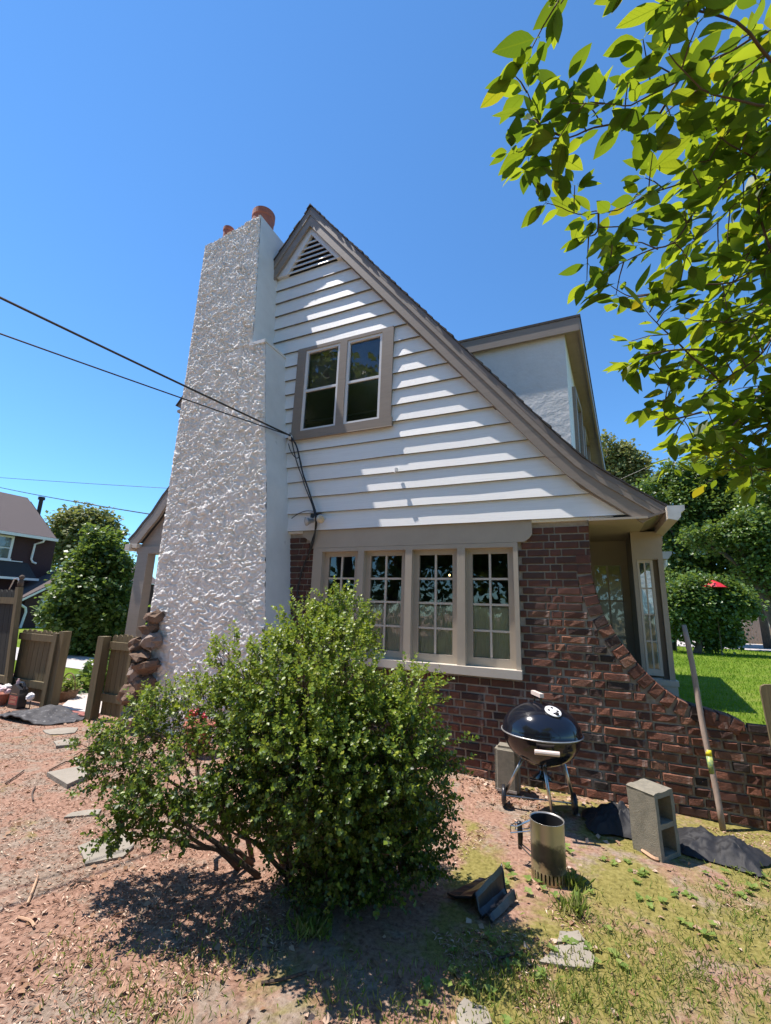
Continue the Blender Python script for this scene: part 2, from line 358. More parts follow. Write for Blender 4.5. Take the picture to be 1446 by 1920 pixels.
# ------------------------------------------------------------------ ground
def ground_h(x, y):
    h = .018 * mnoise.noise(Vector((x * 1.3, y * 1.3, 3))) + .009 * mnoise.noise(Vector((x * 5, y * 5, 8)))
    return h * min(1, max(0, (8 - math.hypot(x + 1, y + 2)) / 3)) - .004
def ground_mat():
    m, nt, bs = new_mat('yard_soil'); v = mapping(nt)
    fine = noise_n(nt, v, 38, 8, .7); mid = noise_n(nt, v, 5, 6, .62, .4); big = noise_n(nt, v, .9, 4, .6, .3)
    mulch = ramp(nt, fine, [(.28, (.11, .055, .036)), (.48, (.29, .17, .12)), (.62, (.37, .23, .165)), (.75, (.45, .32, .25))])
    dirt = ramp(nt, fine, [(.3, (.13, .095, .07)), (.5, (.27, .205, .155)), (.7, (.37, .30, .24))])
    moss = ramp(nt, fine, [(.3, (.095, .085, .022)), (.5, (.21, .185, .05)), (.7, (.30, .26, .09))])
    c = mixc(nt, ramp(nt, math_n(nt, 'ADD', math_n(nt, 'MULTIPLY', mid, .6), math_n(nt, 'MULTIPLY', big, .4)), [(.49, (0, 0, 0)), (.57, (1, 1, 1))]), mulch, dirt)
    sx = nt.nodes.new('ShaderNodeSeparateXYZ'); nt.links.new(v, sx.inputs[0])
    east = math_n(nt, 'MULTIPLY', math_n(nt, 'ADD', sx.outputs[0], .75), .15)         # mossier towards the right of the yard
    west = math_n(nt, 'MULTIPLY', math_n(nt, 'ADD', sx.outputs[1], 1.2), -.02)
    e2 = math_n(nt, 'MINIMUM', math_n(nt, 'MAXIMUM', math_n(nt, 'ADD', east, west), -.10), .10)
    ms = noise_n(nt, mapping(nt, (1, 1, 1)), 1.7, 7, .66, .5)
    c = mixc(nt, ramp(nt, math_n(nt, 'ADD', ms, e2), [(.50, (0, 0, 0)), (.60, (.95, .95, .95))]), c, moss)
    nt.links.new(c, bs.inputs['Base Color']); bs.inputs['Roughness'].default_value = .95
    bs.inputs['Specular IOR Level'].default_value = .15
    bump(nt, bs, math_n(nt, 'ADD', fine, math_n(nt, 'MULTIPLY', mid, 1.5)), .8, .02)
    return m
M['soil'] = ground_mat()
def grass_ground():
    m, nt, bs = new_mat('lawn_green'); v = mapping(nt)
    c = ramp(nt, math_n(nt, 'ADD', math_n(nt, 'MULTIPLY', noise_n(nt, v, 3, 8, .7), .5), math_n(nt, 'MULTIPLY', noise_n(nt, v, .45, 4, .6), .5)), [(.36, (.07, .12, .012)), (.5, (.12, .185, .018)), (.62, (.20, .23, .045))])
    nt.links.new(c, bs.inputs['Base Color']); bs.inputs['Roughness'].default_value = .9; bs.inputs['Specular IOR Level'].default_value = .05
    bump(nt, bs, noise_n(nt, v, 60, 4, .7), .8, .03); return m
M['lawn'] = grass_ground()
b = MB()
xs = sorted(set([-400, -150, -60, -30, -20, -14] + [round(-10 + i * .12, 3) for i in range(104)] + [3, 4, 6, 10, 20, 60, 150, 400]))
ys = sorted(set([-400, -150, -60, -30, -15, -9] + [round(-6.5 + i * .12, 3) for i in range(60)] + [1, 1.5, 2.5, 4, 8, 15, 30, 60, 150, 400]))
b.v = [(x, y, ground_h(x, y) if -10 <= x <= 2.4 and -6.5 <= y <= .6 else (-.004)) for y in ys for x in xs]
nx = len(xs)
b.f = [(j*nx+i, j*nx+i+1, (j+1)*nx+i+1, (j+1)*nx+i) for j in range(len(ys)-1) for i in range(nx-1)]
b.build('ground', 'soil', smooth=True, kind='structure', fix=False)
b = MB(); b.add([(.35, .42, .03), (60, .42, .03), (60, 27.5, .03), (.35, 27.5, .03)], [(0, 1, 2, 3)])
b.build('lawn', 'lawn', kind='structure', fix=False)
b = MB(); b.add([(-12, 27.5, .05), (60, 27.5, .05), (60, 37.5, .05), (-12, 37.5, .05)], [(0, 1, 2, 3)])
b.build('driveway', 'driveway', kind='structure', fix=False)
b = MB(); b.add([(-60, 1.0, .012), (-9.3, 1.0, .012), (-9.3, 60, .012), (-60, 60, .012)], [(0, 1, 2, 3)])
b.build('front_lawn', 'lawn', kind='structure', fix=False)
b = MB(); b.add([(-26, 2.2, .02), (-9.35, 2.0, .02), (-9.35, 3.3, .02), (-26, 4.2, .02)], [(0, 1, 2, 3)])
b.build('pavement', 'driveway', kind='structure', fix=False)

# ------------------------------------------------------------------ house
house = thing('cottage', 'white cottage gable end with tall roughcast chimney, brick base and steep taupe roof', 'house', (-2.5, 0, 0))
def hp(b, name, mat, parent=None, **k): return b.build(name, mat, parent or house, **k)

# rake lines (x, z) measured on the gable
RO = [(-3.44, 7.45), (-.40, 3.59), (-.14, 3.26), (.07, 3.01), (.28, 2.82), (.71, 2.48)]            # roof surface, right slope
LO = [(-3.44, 7.45), (-5.69, 4.54)]                                                                 # roof surface, left slope
RI = [(-3.47, 7.19), (-2.02, 5.30), (-.42, 3.30), (-.27, 3.10), (-.09, 2.89), (.03, 2.74), (.39, 2.45)]   # lower edge of the frieze
def interp(poly, x):
    for (xa, za), (xb, zb) in zip(poly, poly[1:]):
        if min(xa, xb) - 1e-6 <= x <= max(xa, xb) + 1e-6:
            return za + (zb - za) * (x - xa) / (xb - xa)
    return poly[0][1] if x < poly[0][0] else poly[-1][1]
def x_at(poly, z):
    for (xa, za), (xb, zb) in zip(poly, poly[1:]):
        if min(za, zb) - 1e-6 <= z <= max(za, zb) + 1e-6:
            return xa + (xb - xa) * (z - za) / (zb - za)
    return poly[-1][0] if z < poly[-1][1] else poly[0][0]
def offset(poly, d):
    out = []
    for i, p in enumerate(poly):
        a = Vector(poly[max(i - 1, 0)]); c = Vector(poly[min(i + 1, len(poly) - 1)])
        t = (c - a).normalized(); n = Vector((t.y, -t.x))
        if n.y > 0: n = -n
        out.append((p[0] + n.x * d, p[1] + n.y * d))
    return out

# lapped siding: each board is a part, its lower lip stands proud of the next one
LIPS = [2.445, 2.672, 2.885, 3.098, 3.305, 3.525, 3.742, 3.962, 4.175, 4.395, 4.618, 4.838, 5.062, 5.286, 5.508, 5.735, 5.965, 6.184, 6.40, 6.62, 6.84, 7.06]
LI = [(-3.47, 7.19), (-5.2, 5.0)]
WX0, WX1, WZ0, WZ1 = -3.485, -2.02, 3.70, 5.065            # upper window casing
def board(x0a, x1a, x0b, x1b, z0, z1, name='siding_board'):
    # bottom edge z0 (x0a..x1a), top edge z1 (x0b..x1b); slightly wavy front
    n = max(2, int((x1a - x0a) / .22)); b = MB(); vs = []
    for k in range(n + 1):
        t = k / n; xa = x0a + (x1a - x0a) * t; xb = x0b + (x1b - x0b) * t
        j = .0032 * mnoise.noise(Vector((xa * 2.1, z0 * 9, 1.7))); jz = .006 * mnoise.noise(Vector((xa * 1.3, z0 * 7, 5)))
        vs += [(xa, .002 + j, z0 + jz), (xa, .033, z0 + jz), (xb, .031 + .4 * j, z1 + .004), (xb, .0355, z1 + .004)]
    fs = []
    for k in range(n):
        a, c = 4 * k, 4 * k + 4
        fs += [(a, c, c + 2, a + 2), (a + 1, a, a + 2, a + 3)[:0] or (a, a + 1, c + 1, c), (a + 1, a + 3, c + 3, c + 1), (a + 2, c + 2, c + 3, a + 3)]
    fs += [(0, 2, 3, 1), (4*n, 4*n+1, 4*n+3, 4*n+2)]
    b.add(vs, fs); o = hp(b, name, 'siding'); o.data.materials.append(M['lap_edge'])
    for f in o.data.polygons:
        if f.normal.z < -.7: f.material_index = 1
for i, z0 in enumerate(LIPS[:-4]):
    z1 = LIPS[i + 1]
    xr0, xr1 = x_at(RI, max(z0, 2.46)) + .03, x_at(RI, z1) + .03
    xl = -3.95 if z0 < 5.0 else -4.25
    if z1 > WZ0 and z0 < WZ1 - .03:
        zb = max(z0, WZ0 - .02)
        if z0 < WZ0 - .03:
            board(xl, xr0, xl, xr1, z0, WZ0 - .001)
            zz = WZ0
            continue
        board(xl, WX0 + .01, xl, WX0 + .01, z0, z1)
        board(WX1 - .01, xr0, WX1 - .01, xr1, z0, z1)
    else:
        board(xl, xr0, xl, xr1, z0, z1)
# filler wall behind the boards, down to the foundation
b = MB()
core = [(-5.2, 2.4), (.06, 2.4), (.30, 2.44)] + [(x - .02, z - .02) for x, z in RI[::-1][1:]] + [(-5.2, 5.0)]
b.prism_y([(-5.15, 2.42), (.1, 2.42), (.30, 2.44), (.03, 2.70), (-.42, 3.26), (-2.0, 5.26), (-2.02, 5.26), (-2.02, 5.04), (-2.1, 5.04), (-2.1, 3.78), (-3.38, 3.78), (-3.38, 5.04), (-2.1, 5.04), (-2.02, 5.06), (-2.02, 5.28), (-3.47, 7.14), (-5.15, 5.0)], .036, .20)
hp(b, 'gable_wall', 'siding')

# barge boards, frieze and roof slab
def strip(upper, lower, y0, y1, name, mat):
    b = MB(); poly = list(upper) + list(lower)[::-1]; b.prism_y(poly, y0, y1); return hp(b, name, mat)
RUp = offset(RO, .045); RLo = offset(RO, .215)
RUp[0] = (-3.44, 7.385); RLo[0] = (-3.44, 7.11)
RUp[-1] = (.665, 2.425); RLo[-1] = (.52, 2.35)
strip(RUp, RLo, -.062, -.031, 'barge_board', 'taupe')
LUp = offset(LO, .045); LLo = offset(LO, .215); LUp[0] = (-3.44, 7.385); LLo[0] = (-3.44, 7.11)
strip(LUp, LLo, -.062, -.031, 'barge_board', 'taupe')
m1 = offset(RO, .045); m2 = offset(RO, .10); m1[0] = (-3.44, 7.387); m2[0] = (-3.44, 7.30)
strip(m1, m2, -.074, -.0625, 'barge_moulding', 'taupe')
m1 = offset(LO, .045); m2 = offset(LO, .10); m1[0] = (-3.44, 7.387); m2[0] = (-3.44, 7.30)
strip(m1, m2, -.074, -.0625, 'barge_moulding', 'taupe')
fu = offset(RO, .06); fu[0] = (-3.44, 7.36)
frz = [(-3.47, 7.16), (-2.02, 5.27), (-.42, 3.28), (-.27, 3.085), (-.09, 2.885), (.03, 2.735), (.40, 2.44)]
fu2 = [(-3.455, 7.36), (-1.80, 5.27), (-.38, 3.48), (-.14, 3.17), (.05, 2.93), (.26, 2.73), (.60, 2.40)]
strip(fu2, frz, -.016, .03, 'frieze_board', 'taupe')
strip([(-3.455, 7.36), (-5.3, 4.93)], [(-3.48, 7.10), (-5.2, 4.85)], -.016, .03, 'frieze_board', 'taupe')
YB = 9.0
b = MB(); lo = offset(RO, .05); lo[0] = (-3.44, 7.38)
b.prism_y(list(RO) + lo[::-1], -.076, YB)
lo = offset(LO, .05); lo[0] = (-3.44, 7.38)
b.prism_y(list(LO) + lo[::-1], -.0762, YB + .002)
roof = hp(b, 'roof', 'taupe_dark')
b = MB()
def courses(poly, step):
    L = 0; segs = []
    for (xa, za), (xb, zb) in zip(poly, poly[1:]):
        segs.append((Vector((xa, za)), Vector((xb, zb))))
    t0 = 0
    for a, c in segs:
        ln = (c - a).length; n = max(1, round(ln / step)); d = (c - a) / n
        nn = Vector((-(c - a).y, (c - a).x)).normalized()
        if nn.y < 0: nn = -nn
        for k in range(n):
            p, q = a + d * k, a + d * (k + 1)
            th = .022 + random.uniform(-.004, .006); j = random.uniform(0, .018)
            b.prism_y([tuple(p + nn * .004), tuple(p + nn * .010), tuple(q + nn * th + d.normalized() * .012), tuple(q + nn * .003 + d.normalized() * .012)], -.098 + j, YB + .02 + j)
courses(RO, .135); courses(LO, .135)
b.prism_y([(-3.50, 7.40), (-3.44, 7.48), (-3.38, 7.40), (-3.44, 7.452)], -.102, YB + .03)
hp(b, 'shingles', 'shingle', parent=roof, kind='stuff')

# gable vent: trim and louvres
VA, VL, VR_ = (-3.43, 6.985), (-3.815, 6.40), (-2.955, 6.40)
b = MB()
def seg_board(p, q, w, y0, y1, bb):
    p, q = Vector(p), Vector(q); t = (q - p).normalized(); n = Vector((-t.y, t.x)) * w
    bb.prism_y([tuple(p), tuple(q), tuple(q + n), tuple(p + n)], y0, y1)
b = MB(); b.prism_y([(-3.43, 6.985), (-3.45, 7.17), (-4.02, 6.41), (-3.815, 6.40)], -.02, .03); vent = hp(b, 'vent', 'vinyl')
b = MB(); b.prism_y([(-3.43, 6.985), (-2.955, 6.40), (-2.83, 6.40), (-3.45, 7.17)], -.0195, .03); hp(b, 'vent_trim', 'vinyl', parent=vent)
for k in range(6):
    z = 6.405 + k * .088
    if z > 6.9: break
    def vx(zz): t = (zz - 6.40) / .585; return VL[0] + (VA[0] - VL[0]) * t, VR_[0] + (VA[0] - VR_[0]) * t
    (xa, xb), (xc, xd) = vx(z), vx(z + .045)
    b = MB(); b.add([(xa, -.014, z), (xb, -.014, z), (xd, .004, z + .045), (xc, .004, z + .045), (xa, -.002, z), (xb, -.002, z), (xd, .016, z + .045), (xc, .016, z + .045)],
                    [(0, 1, 2, 3), (4, 7, 6, 5), (0, 4, 5, 1), (2, 6, 7, 3), (0, 3, 7, 4), (1, 5, 6, 2)])
    hp(b, 'slat', 'vinyl', parent=vent)
b = MB(); b.prism_y([VL, VR_, VA], .030, .0355); hp(b, 'vent_shade_sheet', 'cable', parent=vent)  # black sheet stands in for the shade between the slats

# ------------------------------------------------------------------ upper window
win = None
b = MB(); b.box((WX0, -.012, WZ0 + .10), (WX0 + .135, .06, WZ1 - .005)); win = hp(b, 'window', 'taupe')
b = MB(); b.box((WX1 - .155, -.012, WZ0 + .10), (WX1, .06, WZ1 - .005)); hp(b, 'casing', 'taupe', parent=win)
b = MB(); b.box((WX0 + .135, -.011, WZ1 - .055), (WX1 - .155, .06, WZ1 - .005)); hp(b, 'casing', 'taupe', parent=win)
b = MB(); b.box((-2.80, -.013, WZ0 + .10), (-2.69, .06, WZ1 - .055)); hp(b, 'mullion', 'taupe', parent=win)
b = MB(); b.box((WX0 - .02, -.022, WZ0 - .01), (WX1 + .02, .07, WZ0 + .10)); hp(b, 'sill', 'taupe', parent=win)
b = MB(); b.add([(WX0 - .01, -.03, WZ0 - .022), (WX1 + .03, -.032, WZ0 - .03), (WX1 + .03, .0, WZ0 - .005), (WX0 - .01, .0, WZ0 - .005),(WX0 - .01, -.03, WZ0 - .012), (WX1 + .03, -.032, WZ0 - .02), (WX1 + .03, .0, WZ0 + .0), (WX0 - .01, .0, WZ0 + .0)], [(0,1,2,3),(4,5,6,7),(0,1,5,4)]); hp(b, 'sill_flashing', 'taupe', parent=win)
for x0, x1 in ((-3.35, -2.80), (-2.69, -2.175)):
    z0, z1, zm = WZ0 + .10, WZ1 - .055, WZ0 + .69
    b = MB(); fw = .035
    b.box((x0, .0, z0), (x0 + fw, .05, z1)); b.box((x1 - fw, .0, z0), (x1, .05, z1))
    b.box((x0 + fw, .001, z1 - fw), (x1 - fw, .05, z1)); b.box((x0 + fw, .001, z0), (x1 - fw, .05, z0 + fw))
    sash = hp(b, 'sash', 'vinyl', parent=win)
    b = MB(); b.box((x0 + fw, .004, zm - .014), (x1 - fw, .045, zm + .02)); hp(b, 'meeting_rail', 'vinyl', parent=win)
    b = MB(); b.add([(x0 + fw, .03, zm), (x1 - fw, .03, zm), (x1 - fw, .03, z1 - fw), (x0 + fw, .03, z1 - fw)], [(0, 1, 2, 3)]); hp(b, 'pane', 'glass', parent=win, fix=False)
    b = MB(); b.add([(x0 + fw, .02, z0 + fw), (x1 - fw, .02, z0 + fw), (x1 - fw, .02, zm), (x0 + fw, .02, zm)], [(0, 1, 2, 3)]); hp(b, 'insect_screen', 'screen_glass', parent=win, fix=False)
    b = MB(); b.box((x0 + fw, .03, z0 + .13), (x1 - fw, .04, z0 + .15)); hp(b, 'sash_bar', 'vinyl', parent=win)
    b = MB(); b.add([(x0, .10, z0), (x1, .10, z0), (x1, .10, z1), (x0, .10, z1)], [(0, 1, 2, 3)]); b.v[2] = (x1, .13, z1 - .02); hp(b, 'blind', 'blind_dark', parent=win, fix=False)
# dark rooms behind the glass
def room(x0, x1, y0, y1, z0, z1, nm):
    b = MB(); b.add([(x0,y0,z0),(x1,y0,z0),(x1,y1,z0),(x0,y1,z0),(x0,y0,z1),(x1,y0,z1),(x1,y1,z1),(x0,y1,z1)], [(0,1,2,3),(4,7,6,5),(1,5,6,2),(2,6,7,3),(3,7,4,0)])
    hp(b, nm, 'room')
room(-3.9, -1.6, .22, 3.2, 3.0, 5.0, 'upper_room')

# ------------------------------------------------------------------ lower wall of brick
BY = .06                                              # face of the brickwork
LWX0, LWX1, LWZ0, LWZ1 = -3.02, -.585, .945, 2.225
b = MB()
b.box((-5.1, BY + .014, -.1), (LWX0, .30, 2.44)); b.box((LWX1, BY + .014, -.1), (.078, .30, 2.44))
b.box((LWX0, BY + .0142, -.1), (LWX1, .30, LWZ0)); b.box((LWX0, BY + .0142, LWZ1), (LWX1, .30, 2.44))
mortar = hp(b, 'brick_wall', 'mortar')
CURVE = [(0.087, 2.433),(0.073, 2.087),(0.076, 1.91),(0.109, 1.728),(0.155, 1.546),(0.279, 1.305),(0.408, 1.112),(0.553, 0.955),(0.713, 0.842),(0.908, 0.795),(1.094, 0.758),(1.116, 0.714)]
ENDX = 1.32
wing = offset(CURVE, .02); 
b = MB()
cin = [(.078, -.1)] + [(.078, 1.9)] + [(x - .012, z - .014) for x, z in CURVE[2:]] + [(ENDX - .01, CURVE[-1][1] - .05), (ENDX - .01, -.1)]
b.prism_y(cin, BY + .0145, BY + .19); hp(b, 'wing_wall', 'mortar_old')
BH, MJ = .0742, .0125
BR_V = {}
def brick_mesh(L, H, D_, v, worn):
    key = (round(L, 3), round(H, 3), v, worn)
    if key in BR_V: return BR_V[key]
    rs = random.Random(hash((round(L * 1000), v, worn)) & 0xffff)
    j = .0055 if worn else .002; e = .006 if worn else .003
    def q(a): return rs.uniform(-a, a)
    o = [(0, D_, 0), (L, D_, 0), (L, D_, H), (0, D_, H)]
    r2 = [(0 + abs(q(j)), e + abs(q(e)), 0 + abs(q(j))), (L - abs(q(j)), e + abs(q(e)), abs(q(j))), (L - abs(q(j)), e + abs(q(e)), H - abs(q(j))), (abs(q(j)), e + abs(q(e)), H - abs(q(j)))]
    ins = .007
    fr = [(ins + abs(q(j)), q(j), ins + q(j) * .6), (L * .5 + q(.02), q(j), ins + q(j)), (L - ins - abs(q(j)), q(j), ins + q(j) * .6), (L - ins - abs(q(j)), q(j), H - ins + q(j) * .6), (L * .5 + q(.02), q(j), H - ins + q(j)), (ins + abs(q(j)), q(j), H - ins + q(j) * .6)]
    vs = o + r2 + fr
    fs = [(0, 1, 5, 4), (1, 2, 6, 5), (2, 3, 7, 6), (3, 0, 4, 7), (4, 5, 10, 9, 8), (5, 6, 11, 10), (6, 7, 13, 12, 11), (7, 4, 8, 13), (8, 9, 12, 13), (9, 10, 11, 12)]
    BR_V[key] = (vs, fs); return BR_V[key]
BRICKS = []                                            # (x, z, L, H, y, variant, worn)
rows = int(2.42 / BH)
for r_ in range(rows):
    z = .004 + r_ * BH; zc = z + BH / 2
    off = (r_ % 2) * (.203 + MJ + .098 + MJ) * .5 + (random.uniform(-.02, .02) if zc < 1.55 else 0)
    x = -3.42 - off; k = r_ % 2
    xmax = .078 if zc > 1.9 else min(x_at(offset(CURVE[1:], .130)[:], zc) if zc < 1.95 else .078, ENDX)
    if zc < .72: xmax = ENDX
    while x < xmax:
        worn_zone = zc < 1.62 + .1 * math.sin(x * 5) and x > -.55 or zc < .8 and x > -1.6
        L = .203 if k % 2 == 0 else .098
        if worn_zone: L += random.uniform(-.015, .02)
        L = round(L / .004) * .004
        x0, x1 = x, x + L
        x1 = min(x1, xmax); cut = x1 - x0 < L - 1e-6
        if LWZ0 - .04 < zc < LWZ1 + .01:
            if LWX0 - .01 < x0 and x1 < LWX1 + .01: x += L + MJ; k += 1; continue
            if x0 < LWX0 < x1: x1 = LWX0 - .004
            if x0 < LWX1 < x1: x0 = LWX1 + .004
        if zc > 2.225 and -3.05 < (x0 + x1) / 2 < -.46: x += L + MJ; k += 1; continue
        if x1 - x0 > .03:
            w = bool(worn_zone) and random.random() < .97
            BRICKS.append((x0, z, round((x1 - x0) / .004) * .004, BH - MJ, BY + (random.uniform(-.010, .006) if w else random.uniform(-.003, .002)), random.randrange(7), w))
        x += L + MJ; k += 1
def near(bk):                                          # what shows largest: near, in view, not behind the bush
    x, z = bk[0], bk[1]; d = math.hypot(x - 0, 4.56, z - 1.5)
    hid = 0
    if x < -1.05 and z < .95: hid = 3
    if x < -2.9: hid = 3
    if x + bk[2] > 1.3: hid = 1
    return d * (1 / math.sqrt(bk[2])) + hid * 4
BRICKS.sort(key=near)
NPART = 262
MESHC = {}
for x, z, L, H, y, v, w in BRICKS[:NPART]:
    key = (L, v, w)
    if key not in MESHC:
        vs, fs = brick_mesh(L, H, .05, v, w); bb = MB().add(vs, fs)
        MESHC[key] = bb.mesh('brick', M['brick_worn' if w else 'brick'])
    o = link('brick', MESHC[key], mortar); o.location = (x - ORG['cottage'][0], y, z)
for w in (False, True):
    bb = MB()
    for x, z, L, H, y, v, ww in BRICKS[NPART:]:
        if ww != w: continue
        vs, fs = brick_mesh(L, H, .05, v, ww); bb.add([(a + x, c + y, d + z) for a, c, d in vs], fs)
    if bb.v: hp(bb, 'bricks', 'brick_worn' if w else 'brick', parent=mortar, kind='stuff', fix=False)
# rowlock bricks that follow the sweeping top of the wing wall
pts = [Vector(p) for p in CURVE[1:]]
acc = 0; pos = []
for a, c in zip(pts, pts[1:]):
    ln = (c - a).length; t = (c - a) / ln; s_ = acc
    while s_ < ln:
        pos.append((a + t * s_, t)); s_ += .094
    acc = s_ - ln
for i, (p, t) in enumerate(pos[:-1]):
    t = (pos[i + 1][0] - p).normalized()
    n = Vector((t.y, -t.x))
    if n.x > 0: n = -n                                  # towards the wall
    vs, fs = brick_mesh(.122, .081, .19, i % 7, p.y < 1.6)
    w = p.y < 1.62; bb = MB()
    bb.add([(p.x + n.x * (.122 - X) + t.x * Z, BY - .006 + Y + random.uniform(-.002, .002), p.y + n.y * (.122 - X) + t.y * Z) for X, Y, Z in vs], fs)
    hp(bb, 'brick', 'brick_worn' if w else 'brick', parent=mortar)
# painted band over the window
b = MB(); b.prism_y([(-3.06, 2.225), (-.52, 2.225), (-.47, 2.26), (-.44, 2.30), (-.44, 2.445), (-3.2, 2.445), (-3.2, 2.38), (-3.06, 2.30)], BY - .028, BY + .03)
hp(b, 'lintel_band', 'beige')

# ------------------------------------------------------------------ row of four casement windows
b = MB(); b.box((LWX0, BY - .03, LWZ0 + .045), (LWX0 + .13, .26, LWZ1 - .002)); lw = hp(b, 'window', 'beige')
b = MB(); b.box((LWX1 - .045, BY - .03, LWZ0 + .045), (LWX1, .26, LWZ1 - .002)); hp(b, 'frame', 'beige', parent=lw)
b = MB(); b.box((LWX0 + .13, BY - .029, LWZ1 - .05), (LWX1 - .045, .26, LWZ1 - .003)); hp(b, 'frame', 'beige', parent=lw)
b = MB(); b.box((LWX0 - .02, BY - .075, LWZ0 - .035), (LWX1 + .01, .27, LWZ0 + .045)); hp(b, 'sill', 'beige_light', parent=lw)
SASH = [(-2.89, -2.40), (-2.32, -1.80), (-1.72, -1.21), (-1.125, -.63)]
for xa, xb in ((-2.40, -2.32), (-1.80, -1.72), (-1.21, -1.125)):
    b = MB(); b.box((xa, BY - .028, LWZ0 + .045), (xb, .26, LWZ1 - .05)); hp(b, 'mullion', 'beige', parent=lw)
for xa, xb in SASH:
    z0, z1 = LWZ0 + .045, LWZ1 - .05
    y0 = BY + .035
    b = MB(); s1 = .065; b.box((xa, y0, z0), (xa + s1, y0 + .045, z1)); b.box((xb - s1, y0, z0), (xb, y0 + .045, z1))
    b.box((xa + s1, y0 + .001, z1 - .055), (xb - s1, y0 + .044, z1)); b.box((xa + s1, y0 + .001, z0), (xb - s1, y0 + .044, z0 + .085))
    hp(b, 'sash', 'beige', parent=lw)
    gx0, gx1, gz0, gz1 = xa + s1, xb - s1, z0 + .085, z1 - .055
    b = MB(); xm = (gx0 + gx1) / 2
    b.box((xm - .011, y0 + .006, gz0), (xm + .011, y0 + .038, gz1))
    for k in (1, 2, 3):
        zz = gz0 + (gz1 - gz0) * k / 4
        b.box((gx0, y0 + .008, zz - .011), (xm - .011, y0 + .036, zz + .011)); b.box((xm + .011, y0 + .008, zz - .011), (gx1, y0 + .036, zz + .011))
    hp(b, 'glazing_bars', 'beige_light', parent=lw)
    for k in range(4):
        for (p, q) in ((gx0, xm - .011), (xm + .011, gx1)):
            za = gz0 + (gz1 - gz0) * k / 4 + .011 * (k > 0); zb = gz0 + (gz1 - gz0) * (k + 1) / 4 - .011 * (k < 3)
            b = MB(); tl = random.uniform(-.002, .002)
            b.add([(p, y0 + .022, za), (q, y0 + .022 + tl, za), (q, y0 + .022 + tl, zb), (p, y0 + .022, zb)], [(0, 1, 2, 3)]); hp(b, 'pane', 'glass', parent=lw, fix=False)
    # cafe curtain on the lower half
    b = MB(); A, Bq = [], []; n = 64; ct = gz0 + (gz1 - gz0) * .49
    for k in range(n + 1):
        x = xa + .02 + (xb - xa - .04) * k / n
        w_ = .012 * math.sin(k * 1.9 + 3 * mnoise.noise(Vector((x * 9, 0, xa)))) + .008 * mnoise.noise(Vector((x * 30, 1, 0)))
        A.append((x, y0 + .044 + w_ * .6, z0 + .02)); Bq.append((x, y0 + .044 + w_ * .4, ct))
    b.quadstrip(A, Bq); hp(b, 'curtain', 'curtain', parent=lw, smooth=True, fix=False)
    b = MB(); b.tube([(xa, y0 + .044, ct - .012), (xb, y0 + .044, ct - .012)], .007, 6); hp(b, 'curtain_rod', 'chrome', parent=lw)
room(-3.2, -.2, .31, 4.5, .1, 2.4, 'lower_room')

# ------------------------------------------------------------------ chimney
d_ = .42
def chim_x(z):                                         # right face
    return float(np.interp(z, [0, 1.42, 3.0, 3.7, 5.0, 5.001, 5.4, 7.1], [-3.16, -3.31, -3.475, -3.58, -3.73, -3.96, -3.965, -4.075]))
XL = -5.165
def rough(x, z):
    # trowelled roughcast: curled ridges of mortar
    wx = mnoise.noise(Vector((x * 7, z * 7, 1))); wz = mnoise.noise(Vector((x * 7, z * 7, 9)))
    a = 1 - abs(mnoise.noise(Vector((x * 12 + 2.8 * wx, z * 20 + 2.8 * wz, 0)))) * 3.0
    a2 = 1 - abs(mnoise.noise(Vector((x * 19 - 2 * wz, z * 28 + 2 * wx, 4)))) * 3.2
    c = mnoise.noise(Vector((x * 60, z * 70, 5))); e = mnoise.noise(Vector((x * 5, z * 5, 2)))
    return max(0, a) * .026 * (.8 + .9 * e) + max(0, a2) * .010 * (1 - e) + .0025 * c
nxc, nzc = 130, 620
b = MB(); vs = []; ztop = [7.02, 7.20]
for j in range(nzc + 1):
    for i in range(nxc + 1):
        t = i / nxc; zt = ztop[0] + .18 * t; z = zt * j / nzc
        x = XL + (chim_x(z if z < 7.1 else 7.1) - XL) * t
        if 4.985 < z < 5.0 and False: pass
        edge = min(1, min(i, nxc - i) / 3)
        vs.append((x + (.012 * mnoise.noise(Vector((z * 14, 7, t * 3))) if t in (0.0, 1.0) else 0), -d_ + .006 - rough(x, z) * (.45 + .55 * edge), z))
fs = [(j*(nxc+1)+i, j*(nxc+1)+i+1, (j+1)*(nxc+1)+i+1, (j+1)*(nxc+1)+i) for j in range(nzc) for i in range(nxc)]
b.add(vs, fs); chim = hp(b, 'chimney', 'stucco_white', smooth=True, fix=False)
b = MB()
zs = [0, .7, 1.42, 2.2, 3.0, 3.7, 4.4, 4.999]
for z0, z1 in zip(zs, zs[1:]):
    b.add([(chim_x(z0), -d_ + .004, z0), (chim_x(z0), .25, z0), (chim_x(z1), .25, z1), (chim_x(z1), -d_ + .004, z1)], [(0, 1, 2, 3)])
zs = [5.002, 5.4, 6.2, 7.1]
for z0, z1 in zip(zs, zs[1:]):
    b.add([(chim_x(z0), -d_ + .004, z0), (chim_x(z0), .50, z0), (chim_x(z1), .50, z1 + (.1 if z1 > 7 else 0)), (chim_x(z1), -d_ + .004, z1 + (.1 if z1 > 7 else 0))], [(0, 1, 2, 3)])
xt = chim_x(7.1)
b.add([(XL, -d_, 0), (XL, .5, 0), (XL, .5, 7.02), (XL, -d_, 7.02)], [(0, 3, 2, 1)])
b.add([(XL, .5, 2), (xt, .5, 2), (xt, .5, 7.2), (XL, .5, 7.02)], [(0, 1, 2, 3)])
b.add([(XL, -d_, 7.02), (xt, -d_, 7.20), (xt, .5, 7.2), (XL, .5, 7.02)], [(0, 1, 2, 3)])
hp(b, 'chimney_side', 'stucco_smooth', parent=chim, fix=False)
